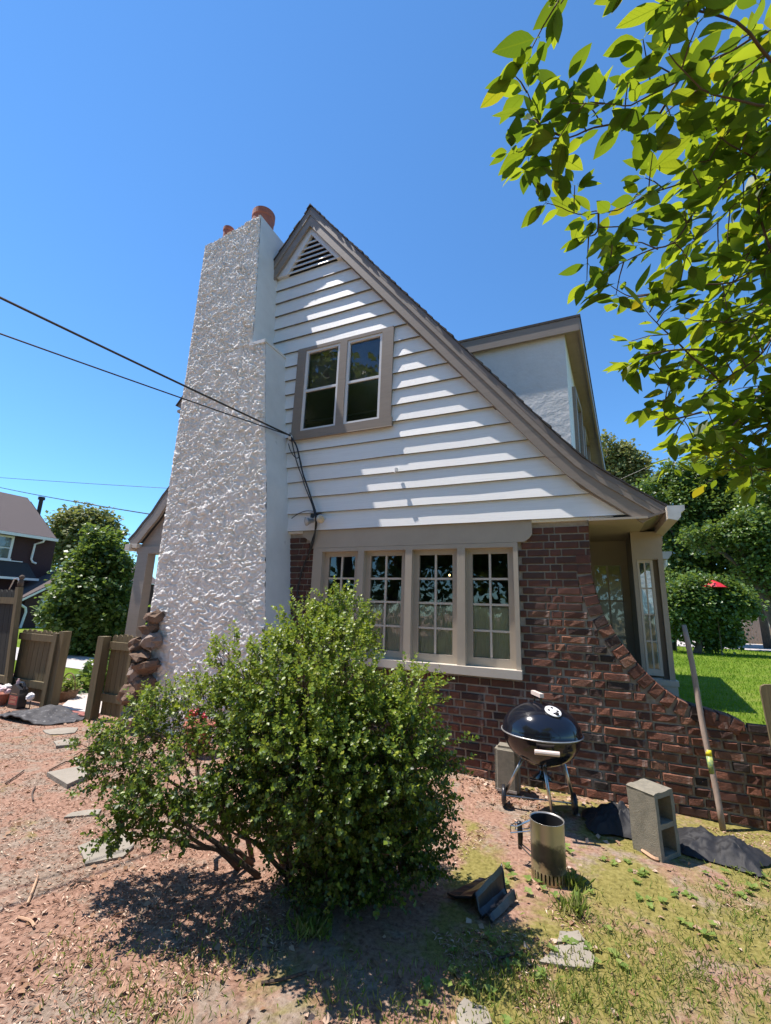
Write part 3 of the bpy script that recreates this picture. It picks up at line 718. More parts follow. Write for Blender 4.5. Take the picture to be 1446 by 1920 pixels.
b = MB(); b.box((-3.99, -d_ - .02, 4.985), (-3.715, .03, 5.02)); b.box((-3.985, -d_ - .028, 4.965), (-3.72, -d_ - .004, 5.012)); hp(b, 'ledge', 'stucco_smooth', parent=chim)
b = MB(); b.lathe([(.165, 0), (.17, .02), (.172, .44), (.182, .46), (.182, .56), (.16, .56), (.155, .3), (.02, .3)], (-4.40, -.03, 7.15), 28); hp(b, 'chimney_pot', 'terracotta', parent=chim)
b = MB(); b.lathe([(.075, 0), (.08, .36), (.09, .37), (.09, .42), (.07, .42), (.07, .15), (.01, .15)], (-4.944, -.2, 7.481 - .42), 24); hp(b, 'chimney_pot', 'terracotta', parent=chim)

# ------------------------------------------------------------------ right eave, soffit, gutter, bay
b = MB(); b.box((.082, -.09, 2.385), (.56, YB - .2, 2.405)); hp(b, 'soffit', 'beige')
b = MB(); b.add([(.56, -.09, 2.385), (.56, YB - .2, 2.385), (.70, YB - .2, 2.43), (.70, -.09, 2.43), (.56, -.09, 2.40), (.56, YB - .2, 2.40), (.70, YB - .2, 2.45), (.70, -.09, 2.45)], [(0,1,2,3),(4,5,6,7),(0,3,7,4)]); hp(b, 'eave_board', 'taupe_dark')
gp = [(.70, 2.47), (.70, 2.36), (.77, 2.34), (.795, 2.37), (.80, 2.41), (.83, 2.43), (.83, 2.47), (.822, 2.47), (.82, 2.435), (.79, 2.415), (.785, 2.375), (.765, 2.352), (.71, 2.37), (.71, 2.47)]
b = MB(); b.prism_y(gp, -.14, YB); gut = hp(b, 'gutter', 'beige_light')
b = MB(); b.prism_y([(.705, 2.475), (.705, 2.362), (.77, 2.343), (.797, 2.372), (.802, 2.412), (.832, 2.432), (.832, 2.475)], -.146, -.141); hp(b, 'end_cap', 'gutter_in', parent=gut)
b = MB(); b.prism_y([(.93, 2.36), (.93, 2.27), (1.0, 2.26), (1.05, 2.33), (1.05, 2.36)], 2.0, 3.6); g2 = hp(b, 'gutter', 'gutter')
b = MB(); b.tube([(.97, 2.1, 2.27), (.97, 2.1, 2.2), (.90, 2.1, 2.12), (.86, 2.1, 2.10)], .035, 8); hp(b, 'downspout_elbow', 'gutter', parent=g2)
# bay at the side, its narrow face to the yard
by = .62
x0b, x1b = .475, .745
b = MB(); b.box((.09, by + .4, 0), (x0b + .05, by + .46, 2.384)); 
b.f = []; b.v = []
rec = by + .55
b.box((.079, rec, 0), (.13, rec + .08, 2.384)); b.box((.40, rec, 0), (x0b + .08, rec + .08, 2.384)); b.box((.13, rec + .0005, 2.10), (.40, rec + .08, 2.384)); b.box((.13, rec + .0005, 0), (.40, rec + .08, .5))
side = hp(b, 'side_wall', 'beige')
b = MB(); b.box((.255, rec + .02, .5), (.275, rec + .05, 2.1))
for z in (.9, 1.3, 1.7): b.box((.13, rec + .021, z - .01), (.255, rec + .049, z + .01)); b.box((.275, rec + .021, z - .01), (.40, rec + .049, z + .01))
hp(b, 'glazing_bars', 'beige_light', parent=side)
b = MB(); b.add([(.13, rec + .035, .5), (.40, rec + .035, .5), (.40, rec + .035, 2.1), (.13, rec + .035, 2.1)], [(0, 1, 2, 3)]); hp(b, 'pane', 'glass', parent=side, fix=False)
b = MB(); b.box((x0b, by, .93), (x0b + .035, by + .12, 2.385)); b.box((x1b - .045, by, .93), (x1b, by + .12, 2.385)); b.box((x0b + .035, by + .001, 2.10), (x1b - .045, by + .12, 2.384))
b.box((x0b, by - .001, 2.24), (x1b + .012, by + .1, 2.384)); bay = hp(b, 'bay', 'beige')
b = MB(); b.box((x0b, by + .12, 0), (x0b + .04, rec, 2.384)); hp(b, 'bay_side', 'beige', parent=bay)
b = MB(); b.box((x1b - .04, by + .12, 0), (x1b, 3.3, .93)); b.box((x1b - .04, by + .12, 2.12), (x1b, 3.3, 2.384)); b.box((x1b - .04, 3.2, .93), (x1b, 3.3, 2.12)); hp(b, 'bay_front', 'beige', parent=bay)
b = MB(); b.box((x0b + .0, by - .02, 0), (x1b + .01, by + .12, .93)); b.box((x0b - .0, by - .03, .9), (x1b + .02, by + .12, .95)); hp(b, 'bay_base', 'beige_light', parent=bay)
b = MB(); b.box((x0b + .04, by + .02, .98), (x0b + .06, by + .06, 2.10)); b.box((x1b - .115, by + .02, .98), (x1b - .09, by + .06, 2.10)); b.box((x0b + .06, by + .021, 2.07), (x1b - .115, by + .06, 2.10)); b.box((x0b + .06, by + .021, .98), (x1b - .115, by + .06, 1.04))
xm = (x0b + .06 + x1b - .115) / 2
b.box((xm - .007, by + .03, 1.04), (xm + .007, by + .05, 2.07))
for k in (1, 2, 3):
    zz = 1.04 + 1.03 * k / 4; b.box((x0b + .06, by + .031, zz - .008), (xm - .007, by + .05, zz + .008)); b.box((xm + .007, by + .031, zz - .008), (x1b - .115, by + .05, zz + .008))
bw = hp(b, 'bay_window', 'beige_light', parent=bay)
b = MB(); b.box((x1b - .09, by + .06, .95), (x1b - .046, by + .10, 2.1)); hp(b, 'reveal', 'taupe_dark', parent=bay)
b = MB(); b.add([(x0b + .06, by + .042, 1.04), (x1b - .115, by + .042, 1.04), (x1b - .115, by + .042, 2.07), (x0b + .06, by + .042, 2.07)], [(0, 1, 2, 3)]); hp(b, 'pane', 'glass', parent=bay, fix=False)
b = MB(); A, Bq = [], []
for k in range(25):
    x = x0b + .06 + (x1b - .115 - x0b - .06) * k / 24; w_ = .008 * math.sin(k * 2.1)
    A.append((x, by + .10 + w_, 1.0)); Bq.append((x, by + .10 + w_ * .5, 1.56))
b.quadstrip(A, Bq); hp(b, 'curtain', 'curtain', parent=bay, smooth=True, fix=False)
b = MB(); b.box((.08, 3.3, 0), (.74, 3.36, 2.384)); b.box((.05, 3.4, 0), (.10, YB - .3, 2.9)); hp(b, 'rear_wall', 'beige')
# far walls of the house
b = MB(); b.box((-5.15, .3, 0), (-5.10, YB - .3, 4.4)); b.box((-5.1, YB - .35, 0), (.05, YB - .3, 2.9)); hp(b, 'outer_wall', 'stucco_dormer')

b = MB(); V_ = [(.06, 5, 0), (1.2, 5, 0), (1.62, 10.5, 0), (.06, 10.5, 0), (.06, 5, 3.3), (1.2, 5, 3.3), (1.62, 10.5, 4.0), (.06, 10.5, 4.0)]
b.add(V_, [(0,3,2,1),(4,5,6,7),(0,1,5,4),(1,2,6,5),(2,3,7,6),(3,0,4,7)]); hp(b, 'lawn_shadow_block', 'stucco_dormer')  # unseen block, added to cast the house shadow on the lawn
# ------------------------------------------------------------------ dormer on the right slope
dy = .6
rz = lambda x: interp(RO, x)
b = MB(); b.prism_y([(-1.36, rz(-1.36) - .05), (-.03, rz(-.03) - .05), (-.03, 4.86), (-1.36, 4.86)], dy, dy + .1); dorm = hp(b, 'dormer', 'stucco_dormer')
fa, fb = Vector((-.03, dy + .0)), Vector((.25, 3.3))
def roofz(y): return 4.97 - (y - dy) * .36
b = MB(); b.add([(-.03, dy + .0005, 2.95), (.25, 3.3, 2.6), (.25, 3.3, roofz(3.3) - .08), (-.03, dy + .0005, 4.86)], [(0, 1, 2, 3)]); hp(b, 'dormer_front', 'stucco_dormer', parent=dorm, fix=False)
for t0, t1 in ((.16, .42), (.5, .76)):
    b = MB()
    def fp(t, z, o=0): p = fa + (fb - fa) * t; return (p.x + o * .99, p.y - o * .1, z)
    w0, w1 = 3.5, 4.35 - t0 * .5
    for (ta, tb, za, zb) in ((t0, t0 + .03, w0, w1), (t1 - .03, t1, w0, w1), (t0, t1, w1, w1 + .08), (t0, t1, w0 - .08, w0)):
        q = [fp(ta, za), fp(tb, za), fp(tb, zb), fp(ta, zb)]; q2 = [fp(ta, za, .04), fp(tb, za, .04), fp(tb, zb, .04), fp(ta, zb, .04)]
        b.add(q + q2, [(0, 1, 2, 3), (4, 7, 6, 5), (0, 4, 5, 1), (1, 5, 6, 2), (2, 6, 7, 3), (3, 7, 4, 0)])
    wf = hp(b, 'dormer_window', 'taupe', parent=dorm)
    b = MB(); b.add([fp(t0 + .03, w0, .012), fp(t1 - .03, w0, .012), fp(t1 - .03, w1, .012), fp(t0 + .03, w1, .012)], [(0, 1, 2, 3)]); hp(b, 'dormer_pane', 'glass', parent=dorm, fix=False)
A0, A1 = (.14, dy - .06), (.47, 3.4)
b = MB()
T = [(-1.55, dy - .07, 4.985), (.155, dy - .07, 4.985), (.46, 3.4, roofz(3.4)), (-2.4, 3.4, roofz(3.4))]
b.add(T + [(x, y, z + .03) for x, y, z in T], [(0, 3, 2, 1), (4, 5, 6, 7), (0, 1, 5, 4), (1, 2, 6, 5), (2, 3, 7, 6), (3, 0, 4, 7)]); hp(b, 'dormer_roof', 'shingle', parent=dorm)
b = MB(); b.box((-1.5, dy - .062, 4.81), (.13, dy - .03, 4.983)); hp(b, 'dormer_fascia', 'taupe', parent=dorm)
b = MB(); b.box((-1.4, dy - .03, 4.83), (-.0, dy + .02, 4.85)); hp(b, 'dormer_soffit', 'taupe', parent=dorm)
b = MB()
n = 10; inn, out = [], []
for k in range(n + 1):
    t = k / n; y = dy - .06 + (3.4 - dy + .06) * t; x = .145 + .30 * t + .02 * t * t; z = roofz(y) - .005 - .05 * t * t
    out.append((x, y, z)); inn.append((x, y, z))
for (o_, w_, h0, h1) in ((0, .025, 0, .17),):
    for k in range(n):
        p, q = out[k], out[k + 1]
        b.add([(p[0]-w_, p[1], p[2]-h1), (p[0], p[1], p[2]-h1), (p[0], p[1], p[2]), (p[0]-w_, p[1], p[2]), (q[0]-w_, q[1], q[2]-h1), (q[0], q[1], q[2]-h1), (q[0], q[1], q[2]), (q[0]-w_, q[1], q[2])],
              [(0,1,2,3),(4,7,6,5),(0,4,5,1),(1,5,6,2),(2,6,7,3),(3,7,4,0)])
hp(b, 'dormer_rake', 'taupe', parent=dorm)
b = MB(); b.add([(-.03, dy - .03, 4.845), (.12, dy - .03, 4.845), (.43, 3.4, roofz(3.4) - .14), (.25, 3.4, roofz(3.4) - .14)], [(0, 1, 2, 3)]); hp(b, 'rake_soffit', 'taupe', parent=dorm, fix=False)

# ------------------------------------------------------------------ entry porch on the left
py_ = .5
PR = [(-6.205, 3.601),(-6.289, 3.495),(-6.485, 3.285),(-6.681, 3.017),(-6.861, 2.844),(-7.01, 2.678),(-7.161, 2.553)]
PR = [(PR[0][0] + 1.0, PR[0][1] + 1.25)] + PR
b = MB(); lo = offset(PR, .05); b.prism_y(PR + lo[::-1], py_, py_ + 2.6); porch = hp(b, 'porch_roof', 'shingle')
b = MB(); lo2 = offset(PR, .22); b.prism_y(lo + lo2[::-1], py_ + .005, py_ + .05); hp(b, 'porch_barge', 'taupe', parent=porch)
b = MB(); b.prism_y([(lo2[2][0], lo2[2][1] + .05), (lo2[4][0], lo2[4][1]), (-6.95, 2.42), (-5.1, 2.42), (-5.1, 3.4)], py_ + .09, py_ + .14); hp(b, 'porch_gable', 'taupe', parent=porch)
b = MB(); b.box((-6.95, py_ + .05, 2.30), (-5.1, py_ + .25, 2.42)); hp(b, 'porch_beam', 'taupe', parent=porch)
b = MB(); b.box((-7.15, py_ + .0, 2.40), (-6.9, py_ + 2.5, 2.47)); b.box((-7.16, py_ - .03, 2.36), (-7.04, py_ + 2.5, 2.46)); hp(b, 'porch_gutter', 'beige_light', parent=porch)
b = MB(); cx0, cx1 = -6.92, -6.66
b.add([(cx0, py_ + .05, 0), (cx1 , py_ + .05, 0), (cx1, py_ + .2, 0), (cx0, py_ + .2, 0), (cx0, py_ + .05, 2.30), (cx1, py_ + .05, 2.30), (cx1, py_ + .2, 2.30), (cx0, py_ + .2, 2.30)], [(0,3,2,1),(4,5,6,7),(0,1,5,4),(1,2,6,5),(2,3,7,6),(3,0,4,7)])
hp(b, 'porch_column', 'taupe', parent=porch)
b = MB(); b.tube([(-6.36, py_ + .2, 2.3), (-6.30, py_ + .2, 2.0), (-6.33, py_ + .2, 1.4), (-6.40, py_ + .2, .6)], .035, 8); hp(b, 'porch_trellis', 'taupe', parent=porch)
b = MB(); b.box((-6.4, py_ + .9, 0), (-5.2, py_ + 1.0, .55)); hp(b, 'porch_step', 'redbrick_edge', parent=porch)
# eave end of the left slope
b = MB(); b.box((-5.62, -.12, 4.40), (-5.45, YB, 4.44)); hp(b, 'left_soffit', 'taupe')
# rough stone pier at the chimney's foot
rs = random.Random(5)
for i, (x, z, w, h) in enumerate([(-5.30, .12, .40, .26), (-5.18, .30, .30, .20), (-5.36, .40, .28, .24), (-5.20, .53, .36, .17), (-5.34, .66, .22, .18), (-5.16, .74, .34, .15), (-5.28, .86, .36, .12), (-5.36, .97, .2, .16), (-5.18, 1.04, .30, .17), (-5.25, 1.18, .26, .15), (-5.22, 1.31, .22, .17)]):
    b = MB(); b.ball((0, 0, 0), 1, 8, 5, (w / 2, .13, h / 1.75), .30); b.xf(Matrix.Translation((x + .24, -.54 + rs.uniform(-.04, .05), z)) @ Matrix.Rotation(rs.uniform(-.3, .3), 4, 'Y') @ Matrix.Rotation(rs.uniform(0, 3), 4, 'Z')); hp(b, 'stone', 'rock' if i % 4 else 'rubble', parent=chim)


# ------------------------------------------------------------------ lamps and cables on the gable
fl = thing('floodlight', 'twin floodlight with two round lamps under the lowest siding boards', 'light', (-3.004, 0.0, 2.62))
p0 = Vector(fl.location)
b = MB(); b.box(p0 + Vector((-.05, -.04, -.02)), p0 + Vector((.09, .0, .03))); b.build('mounting_box', 'cable', fl)
for tip, dr, mm in (((-3.072, -0.1, 2.536), Vector((-.55, -.8, -.25)), 'lens2'), ((-2.846, -0.13, 2.551), Vector((.12, -.95, -.2)), 'lens')):
    dr.normalize(); t = Vector(tip); q = Matrix(((1, 0, 0), (0, 1, 0), (0, 0, 1)))
    rot = Vector((0, 0, 1)).rotation_difference(dr).to_matrix().to_4x4()
    b = MB(); b.lathe([(.012, -.11), (.022, -.1), (.03, -.06), (.052, -.01), (.056, 0), (.05, .002)], (0, 0, 0), 20); b.xf(Matrix.Translation(t) @ rot)
    b.tube([p0 + Vector((.02, -.03, 0)), t - dr * .1], .014, 8)
    lp = b.build('lamp', 'alu', fl, smooth=True)
    b = MB(); b.lathe([(.05, .001), (.035, .010), (.001, .014)], (0, 0, 0), 20); b.xf(Matrix.Translation(t) @ rot); b.build('lens', mm, lp, smooth=True)
def sag(a, c, s, n=24):
    a, c = Vector(a), Vector(c); return [a.lerp(c, i / n) - Vector((0, 0, s * 4 * (i / n) * (1 - i / n))) for i in range(n + 1)]
AT = Vector((-3.452, -0.06, 3.734))
L0, L1 = Vector((-4.246, -3.008, 4.04)), Vector((-4.263, -2.943, 3.748))
for Lq, rr, lab in ((L0, .011, 'thick black overhead cable, upper of the two running to the gable'), (L1, .007, 'thin black overhead cable, lower of the two running to the gable')):
    far = AT + (Lq - AT) * 6
    b = MB(); b.tube(sag(AT, far, .25, 60), rr, 6); b.build('service_cable', 'cable', label=lab, cat='cable', group='service cables to the gable')
b = MB(); b.ball(AT + Vector((-.02, .02, -.01)), .035, 8, 5)
b.build('cable_clamp', 'vinyl', label='small white cable clamp where the wires reach the siding', cat='clamp')
down = [(-3.459, -0.05, 3.731),(-3.365, -0.03, 3.59),(-3.297, -0.03, 3.403),(-3.227, -0.03, 3.192),(-3.156, -0.03, 3.042),(-3.067, -0.03, 2.845),(-2.967, -0.06, 2.646),(-2.975, -0.03, 2.498),(-3.004, 0.0, 2.337),(-3.053, 0.02, 2.208),(-3.145, 0.03, 2.013),(-3.202, 0.03, 1.784),(-3.211, 0.03, 1.622)]
down2 = [(-3.45, -0.05, 3.73),(-3.414, -0.03, 3.566),(-3.333, -0.03, 3.348),(-3.231, -0.03, 3.141),(-3.168, -0.03, 2.993),(-3.053, -0.03, 2.775),(-2.965, -0.07, 2.603),(-2.959, -0.03, 2.497),(-3.021, 0.0, 2.351),(-3.076, 0.02, 2.196)]
loop = [(-3.499, -0.03, 3.638),(-3.454, -0.03, 3.534),(-3.377, -0.04, 3.439),(-3.324, -0.04, 3.41),(-3.301, -0.03, 3.448)]
side = [(-3.367, 0.0, 2.613),(-3.251, -0.02, 2.665),(-3.125, -0.03, 2.69),(-2.998, -0.04, 2.673)]
def smooth_pts(P, k=4):
    P = [Vector(p) for p in P]; out = []
    for i in range(len(P) - 1):
        a, p, q, c = P[max(i-1, 0)], P[i], P[i+1], P[min(i+2, len(P)-1)]
        for j in range(k):
            t = j / k
            out.append(.5 * ((2*p) + (q - a)*t + (2*a - 5*p + 4*q - c)*t*t + (3*p - a - 3*q + c)*t**3))
    return out + [P[-1]]
wr = thing('wiring', 'bundle of black wires hanging down the siding beside the chimney', 'wires', tuple(AT))
for P, rr in ((down, .0105), (down2, .007), (loop, .006), (side, .005)):
    b = MB(); b.tube(smooth_pts(P), rr, 6); b.build('wire', 'cable', wr)
b = MB(); b.tube(sag((-20.37, 3.226, 5.638), (-6.771, 0.55, 2.986), .05), .010, 5); b.build('phone_line', 'cable', label='slack thin wire running from the left to the porch eave', cat='cable')
b = MB(); b.tube(sag((-38.174, 9.916, 9.581), (-17.74, 12.947, 7.597), .05), .016, 5); b.build('power_line', 'cable', label='faint straight wire high behind the porch roof', cat='cable')
b = MB(); b.tube(sag((-0.116, 27.26, 9.463), (10.391, 24.304, 13.404), .15), .016, 5); b.build('power_line', 'cable', label='faint wire above the far trees on the right', cat='cable')
b = MB(); b.box((-1.93, -.004, 3.09), (-1.90, -.045, 3.13)); b.tube([(-1.915, -.03, 3.12), (-1.93, -.035, 3.075)], .012, 6)
b.build('cable_bracket', 'vinyl', label='small white bracket screwed to the middle of the siding', cat='bracket')
# lit pendant seen through the windows
pl = thing('pendant_lamp', 'small lit pendant lamp seen inside through the window row', 'lamp', (-1.62, 1.4, 2.1))
b = MB(); b.tube([(-1.62, 1.4, 2.4), (-1.62, 1.4, 2.12)], .008, 6); b.tube([(-1.68, 1.4, 2.02), (-1.62, 1.4, 2.12), (-1.53, 1.4, 2.06)], .006, 6); b.build('stem', 'cable', pl)
m, nt, bs = new_mat('lamp_glow'); bs.inputs['Emission Color'].default_value = (1, .55, .2, 1); bs.inputs['Emission Strength'].default_value = 6; M['glow'] = m
for q in ((-1.68, 1.4, 2.01), (-1.53, 1.4, 2.05)):
    b = MB(); b.ball(q, .013, 8, 6); b.build('bulb', 'glow', pl, smooth=True)

# ------------------------------------------------------------------ kettle barbecue
GC = Vector((-.375, -.52, 0)); GR = .295; zr = .595
g = thing('kettle_grill', 'black round kettle barbecue with pale handles on three thin legs', 'grill', tuple(GC))
prof = [(GR * math.cos(a), zr - .235 * math.sin(a)) for a in np.linspace(0, math.pi / 2 * .93, 12)]
b = MB(); b.lathe(prof + [(.035, zr - .236), (.03, zr - .27)], tuple(GC), 48); bowl = b.build('bowl', 'black_enamel', g, smooth=True)
prof = [(GR + .008, zr - .012), (GR + .012, zr + .006)] + [((GR + .006) * math.cos(a), zr + .012 + .215 * math.sin(a)) for a in np.linspace(0, math.pi / 2, 14)]
b = MB(); b.lathe(prof, tuple(GC), 48); lid = b.build('lid', 'black_enamel', g, smooth=True)
b = MB(); b.lathe([(GR + .009, zr + .004), (GR + .0165, zr + .004), (GR + .0165, zr + .012), (GR + .009, zr + .012)], tuple(GC), 48); b.build('rim', 'alu', lid, smooth=True)
# lid handle, turned a little
ha = Vector((.25, -.97, 0)).normalized(); hz = zr + .012 + .215
hc = GC + Vector((-.02, .0, hz))
b = MB(); b.box((-.085, -.016, .045), (.085, .016, .075)); b.xf(Matrix.Translation(hc) @ Matrix.Rotation(R(-60), 4, 'Z')); b.build('handle', 'handle', lid)
b = MB(); 
for sx in (-.06, .06): b.tube([(sx, 0, -.015), (sx, 0, .05)], .008, 8)
b.box((-.07, -.01, .03), (.07, .01, .046)); b.xf(Matrix.Translation(hc) @ Matrix.Rotation(R(-60), 4, 'Z')); b.build('handle_bracket', 'black_enamel', lid)
# top damper
va = R(-52); el = R(56)
vc = GC + Vector(((GR + .006) * math.cos(el) * math.cos(va), (GR + .006) * math.cos(el) * math.sin(va), zr + .012 + .215 * math.sin(el)))
vn = Vector((math.cos(va) * math.cos(el) / GR, math.sin(va) * math.cos(el) / GR, math.sin(el) / .215)).normalized()
rot = Vector((0, 0, 1)).rotation_difference(vn).to_matrix().to_4x4()
b = MB(); b.lathe([(.062, 0), (.062, .006), (.056, .009), (.001, .010)], (0, 0, 0), 24); b.xf(Matrix.Translation(vc) @ rot); dm = b.build('damper', 'vinyl', lid, smooth=False)
b = MB()
for k in range(4):
    a = k * math.pi / 2 + .4; b.lathe([(.011, .0105), (.001, .0112)], (.034 * math.cos(a), .034 * math.sin(a), 0), 10)
b.xf(Matrix.Translation(vc) @ rot); b.build('damper_holes', 'black_enamel', lid, kind='stuff')
b = MB(); b.lathe([(.016, .009), (.014, .02), (.002, .022)], (.03, -.03, 0), 10); b.xf(Matrix.Translation(vc) @ rot); b.build('damper_knob', 'black_plastic', lid)
# side handle on the bowl, facing the yard
fa_ = math.atan2(-3.9, .75)
fc = GC + Vector((math.cos(fa_) * (GR + .05), math.sin(fa_) * (GR + .05), zr - .055)); tx = Vector((-math.sin(fa_), math.cos(fa_), 0))
b = MB(); b.tube([fc - tx * .085, fc + tx * .085], .017, 10); b.build('handle', 'handle', bowl)
b = MB()
for s_ in (-.06, .06): b.tube([fc + tx * s_, GC + Vector((math.cos(fa_) * (GR - .02), math.sin(fa_) * (GR - .02), zr - .06)) + tx * s_], .006, 6)
b.build('handle_bracket', 'black_enamel', bowl)
wl_, wr_, ff = Vector((-.69, -.47, .075)), Vector((-.165, -.36, .075)), Vector((-.30, -.62, .0))
for top, bot in ((GC + Vector((-.15, .05, .385)), wl_), (GC + Vector((.155, .06, .385)), wr_), (GC + Vector((.02, -.10, .375)), ff)):
    b = MB(); b.tube([top, bot], .0125, 10); b.build('leg', 'chrome', g, smooth=True)
b = MB(); b.tube([wl_, wr_], .005, 6); b.build('axle', 'chrome', g)
for w_ in (wl_, wr_):
    d = (wr_ - wl_).normalized(); rot = Vector((0, 0, 1)).rotation_difference(d).to_matrix().to_4x4()
    b = MB(); b.lathe([(.02, -.014), (.055, -.016), (.074, -.014), (.078, 0), (.074, .014), (.055, .016), (.02, .014)], (0, 0, 0), 28); b.xf(Matrix.Translation(w_) @ rot); wh = b.build('wheel', 'black_plastic', g, smooth=True)
    b = MB(); b.lathe([(.001, -.018), (.05, -.0175), (.05, .0175), (.001, .018)], (0, 0, 0), 20); b.xf(Matrix.Translation(w_) @ rot); b.build('hub', 'cable', wh)
b = MB(); b.lathe([(.075, zr - .33), (.08, zr - .322), (.03, zr - .29), (.028, zr - .25)], tuple(GC), 24); b.build('ash_catcher', 'black_enamel', g, smooth=True)

# ------------------------------------------------------------------ chimney starter
sc = Vector((-.285, -1.36, 0)); sr, sh = .098, .305
st = thing('chimney_starter', 'sooty steel charcoal chimney starter with wire handle in front of the grill', 'fire starter', tuple(sc))
m, nt, bs = new_mat('sooty_steel'); v = mapping(nt)
sx = nt.nodes.new('ShaderNodeSeparateXYZ'); nt.links.new(v, sx.inputs[0])
band = math_n(nt, 'ADD', math_n(nt, 'MULTIPLY', sx.outputs[2], 3.2), math_n(nt, 'MULTIPLY', noise_n(nt, v, 7, 5, .6), .75))
c = ramp(nt, band, [(.42, (.40, .33, .20)), (.58, (.44, .38, .26)), (.66, (.045, .045, .05)), (.9, (.09, .088, .088)), (1, (.42, .40, .36))])
nt.links.new(c, bs.inputs['Base Color']); bs.inputs['Metallic'].default_value = .75
nt.links.new(ramp(nt, noise_n(nt, v, 25, 4), [(.3, (.28, .28, .28)), (.7, (.5, .5, .5))]), bs.inputs['Roughness']); M['sooty'] = m
b = MB(); b.lathe([(sr, .055), (sr, sh), (sr + .003, sh + .004), (sr - .004, sh + .002), (sr - .004, .055)], tuple(sc), 40); cyl = b.build('cylinder', 'sooty', st, smooth=True)
b = MB()
for k in range(28):
    a = 2 * math.pi * k / 28
    b.box((-.0062, -.003, 0), (.0062, 0, .055)); 
    n8 = 8; seg = b.v[-n8:]; mt = Matrix.Translation(sc) @ Matrix.Rotation(a, 4, 'Z') @ Matrix.Translation((0, -sr + .002, 0)); b.v[-n8:] = [tuple(mt @ Vector(p)) for p in seg]
b.lathe([(sr, 0), (sr, .008), (sr - .004, .008), (sr - .004, 0)], tuple(sc), 40)
b.build('slotted_base', 'sooty', st)
b = MB(); b.lathe([(sr - .006, .09), (.001, .09)], tuple(sc), 24); b.build('grate', 'cable', st)
hd = Vector((-.93, .36, 0)).normalized()
hp_ = sc + hd * (sr + .085)
b = MB()
for sgn in (-1, 1):
    o = Vector((-hd.y, hd.x, 0)) * .028 * sgn
    b.tube([sc + hd * (sr - .005) + o + Vector((0, 0, .275)), hp_ + o + Vector((0, 0, .215)), hp_ + hd * .045 + o + Vector((0, 0, .205))], .004, 6)
    b.tube([sc + hd * (sr - .005) + o * .7 + Vector((0, 0, .075)), hp_ + o * .4 + Vector((0, 0, .11))], .004, 6)
    b.tube([sc + hd * (sr - .005) + o * 1.1 + Vector((0, 0, .22)), hp_ + hd * .045 + o * 1.1 + Vector((0, 0, .165))], .004, 6)
b.tube([hp_ + hd * .045 + Vector((-hd.y, hd.x, 0)) * .03 + Vector((0, 0, .165)), hp_ + hd * .045 + Vector((-hd.y, hd.x, 0)) * .03 + Vector((0, 0, .205)), hp_ + hd * .045 - Vector((-hd.y, hd.x, 0)) * .03 + Vector((0, 0, .205)), hp_ + hd * .045 - Vector((-hd.y, hd.x, 0)) * .03 + Vector((0, 0, .165))], .004, 6)
b.build('wire_handle', 'chrome', st)
b = MB(); b.tube([hp_ + Vector((0, 0, .235)), hp_ + Vector((0, 0, .225)), hp_ + Vector((.004, 0, .15)), hp_ + Vector((0, 0, .085))], [.012, .016, .017, .012], 10); b.build('handle_grip', 'black_plastic', st, smooth=True)
b = MB(); b.lathe([(sr - .0045, sh - .004), (sr - .0055, .095)], tuple(sc), 32); b.build('dark_lining', 'cable', st, smooth=True, fix=False)  # black sleeve just inside the cylinder wall

# ------------------------------------------------------------------ concrete blocks
def cinder(loc, ang, tilt, lab, grp, holes_up=False, h=.392):
    t = thing('concrete_block', lab, 'concrete block', tuple(loc), grp)
    mt = Matrix.Translation(loc) @ Matrix.Rotation(ang, 4, 'Z') @ Matrix.Rotation(tilt, 4, 'Y')
    w, dpt, sh_, wb = .195, .195, .032, .03
    b = MB()
    # frame standing on end, two cores running through along local y
    def bx(x0, x1, z0, z1, y0=0, y1=dpt): b.box((x0, y0, z0), (x1, y1, z1))
    bx(0, sh_, 0, h); bx(w - sh_, w, 0, h)
    for z0, z1 in ((0, wb), (h / 2 - wb / 2, h / 2 + wb / 2), (h - wb, h)): bx(sh_, w - sh_, z0, z1, .001, dpt - .001)
    b.xf(mt); body = b.build('block_body', 'concrete', t)
    import bmesh
    bm = bmesh.new(); bm.from_mesh(body.data)
    bmesh.ops.subdivide_edges(bm, edges=bm.edges, cuts=3, use_grid_fill=True)
    for vv in bm.verts: 
        p = vv.co; vv.co = p + Vector((mnoise.noise(p * 22 + Vector((0, 0, 3))), mnoise.noise(p * 22 + Vector((9, 0, 3))), mnoise.noise(p * 22 + Vector((0, 9, 3))))) * .0035
    bm.to_mesh(body.data); bm.free()
    b = MB(); b.prism_y([(-.004, h - .001), (.016, h + .006), (.05, h + .007), (.07, h + .002), (.125, h + .003), (.15, h + .008), (.19, h + .006), (.199, h - .001)], .0, dpt); b.xf(mt); b.build('end_ridge', 'concrete', t)
    return t
cinder(Vector((.352, -.862, 0)), R(50), R(-3), 'concrete block standing on end with its two holes towards the pole', 'concrete blocks')
t = thing('concrete_block', 'smooth grey concrete block on end against the bricks behind the grill', 'concrete block', (-.70, -.2, 0), 'concrete blocks')
b = MB(); b.box((-.80, -.27, 0), (-.60, -.10, .38)); b.build('block_body', 'concrete', t)
import bmesh
o = t.children[0] if t.children else [c for c in S.objects if c.parent == t][0]
bm = bmesh.new(); bm.from_mesh(o.data)
bmesh.ops.bevel(bm, geom=bm.edges, offset=.028, segments=3, affect='EDGES'); bm.to_mesh(o.data); bm.free()
b = MB(); b.box((-.785, -.274, .03), (-.615, -.269, .05)); b.build('mortar_smear', 'mortar', t)

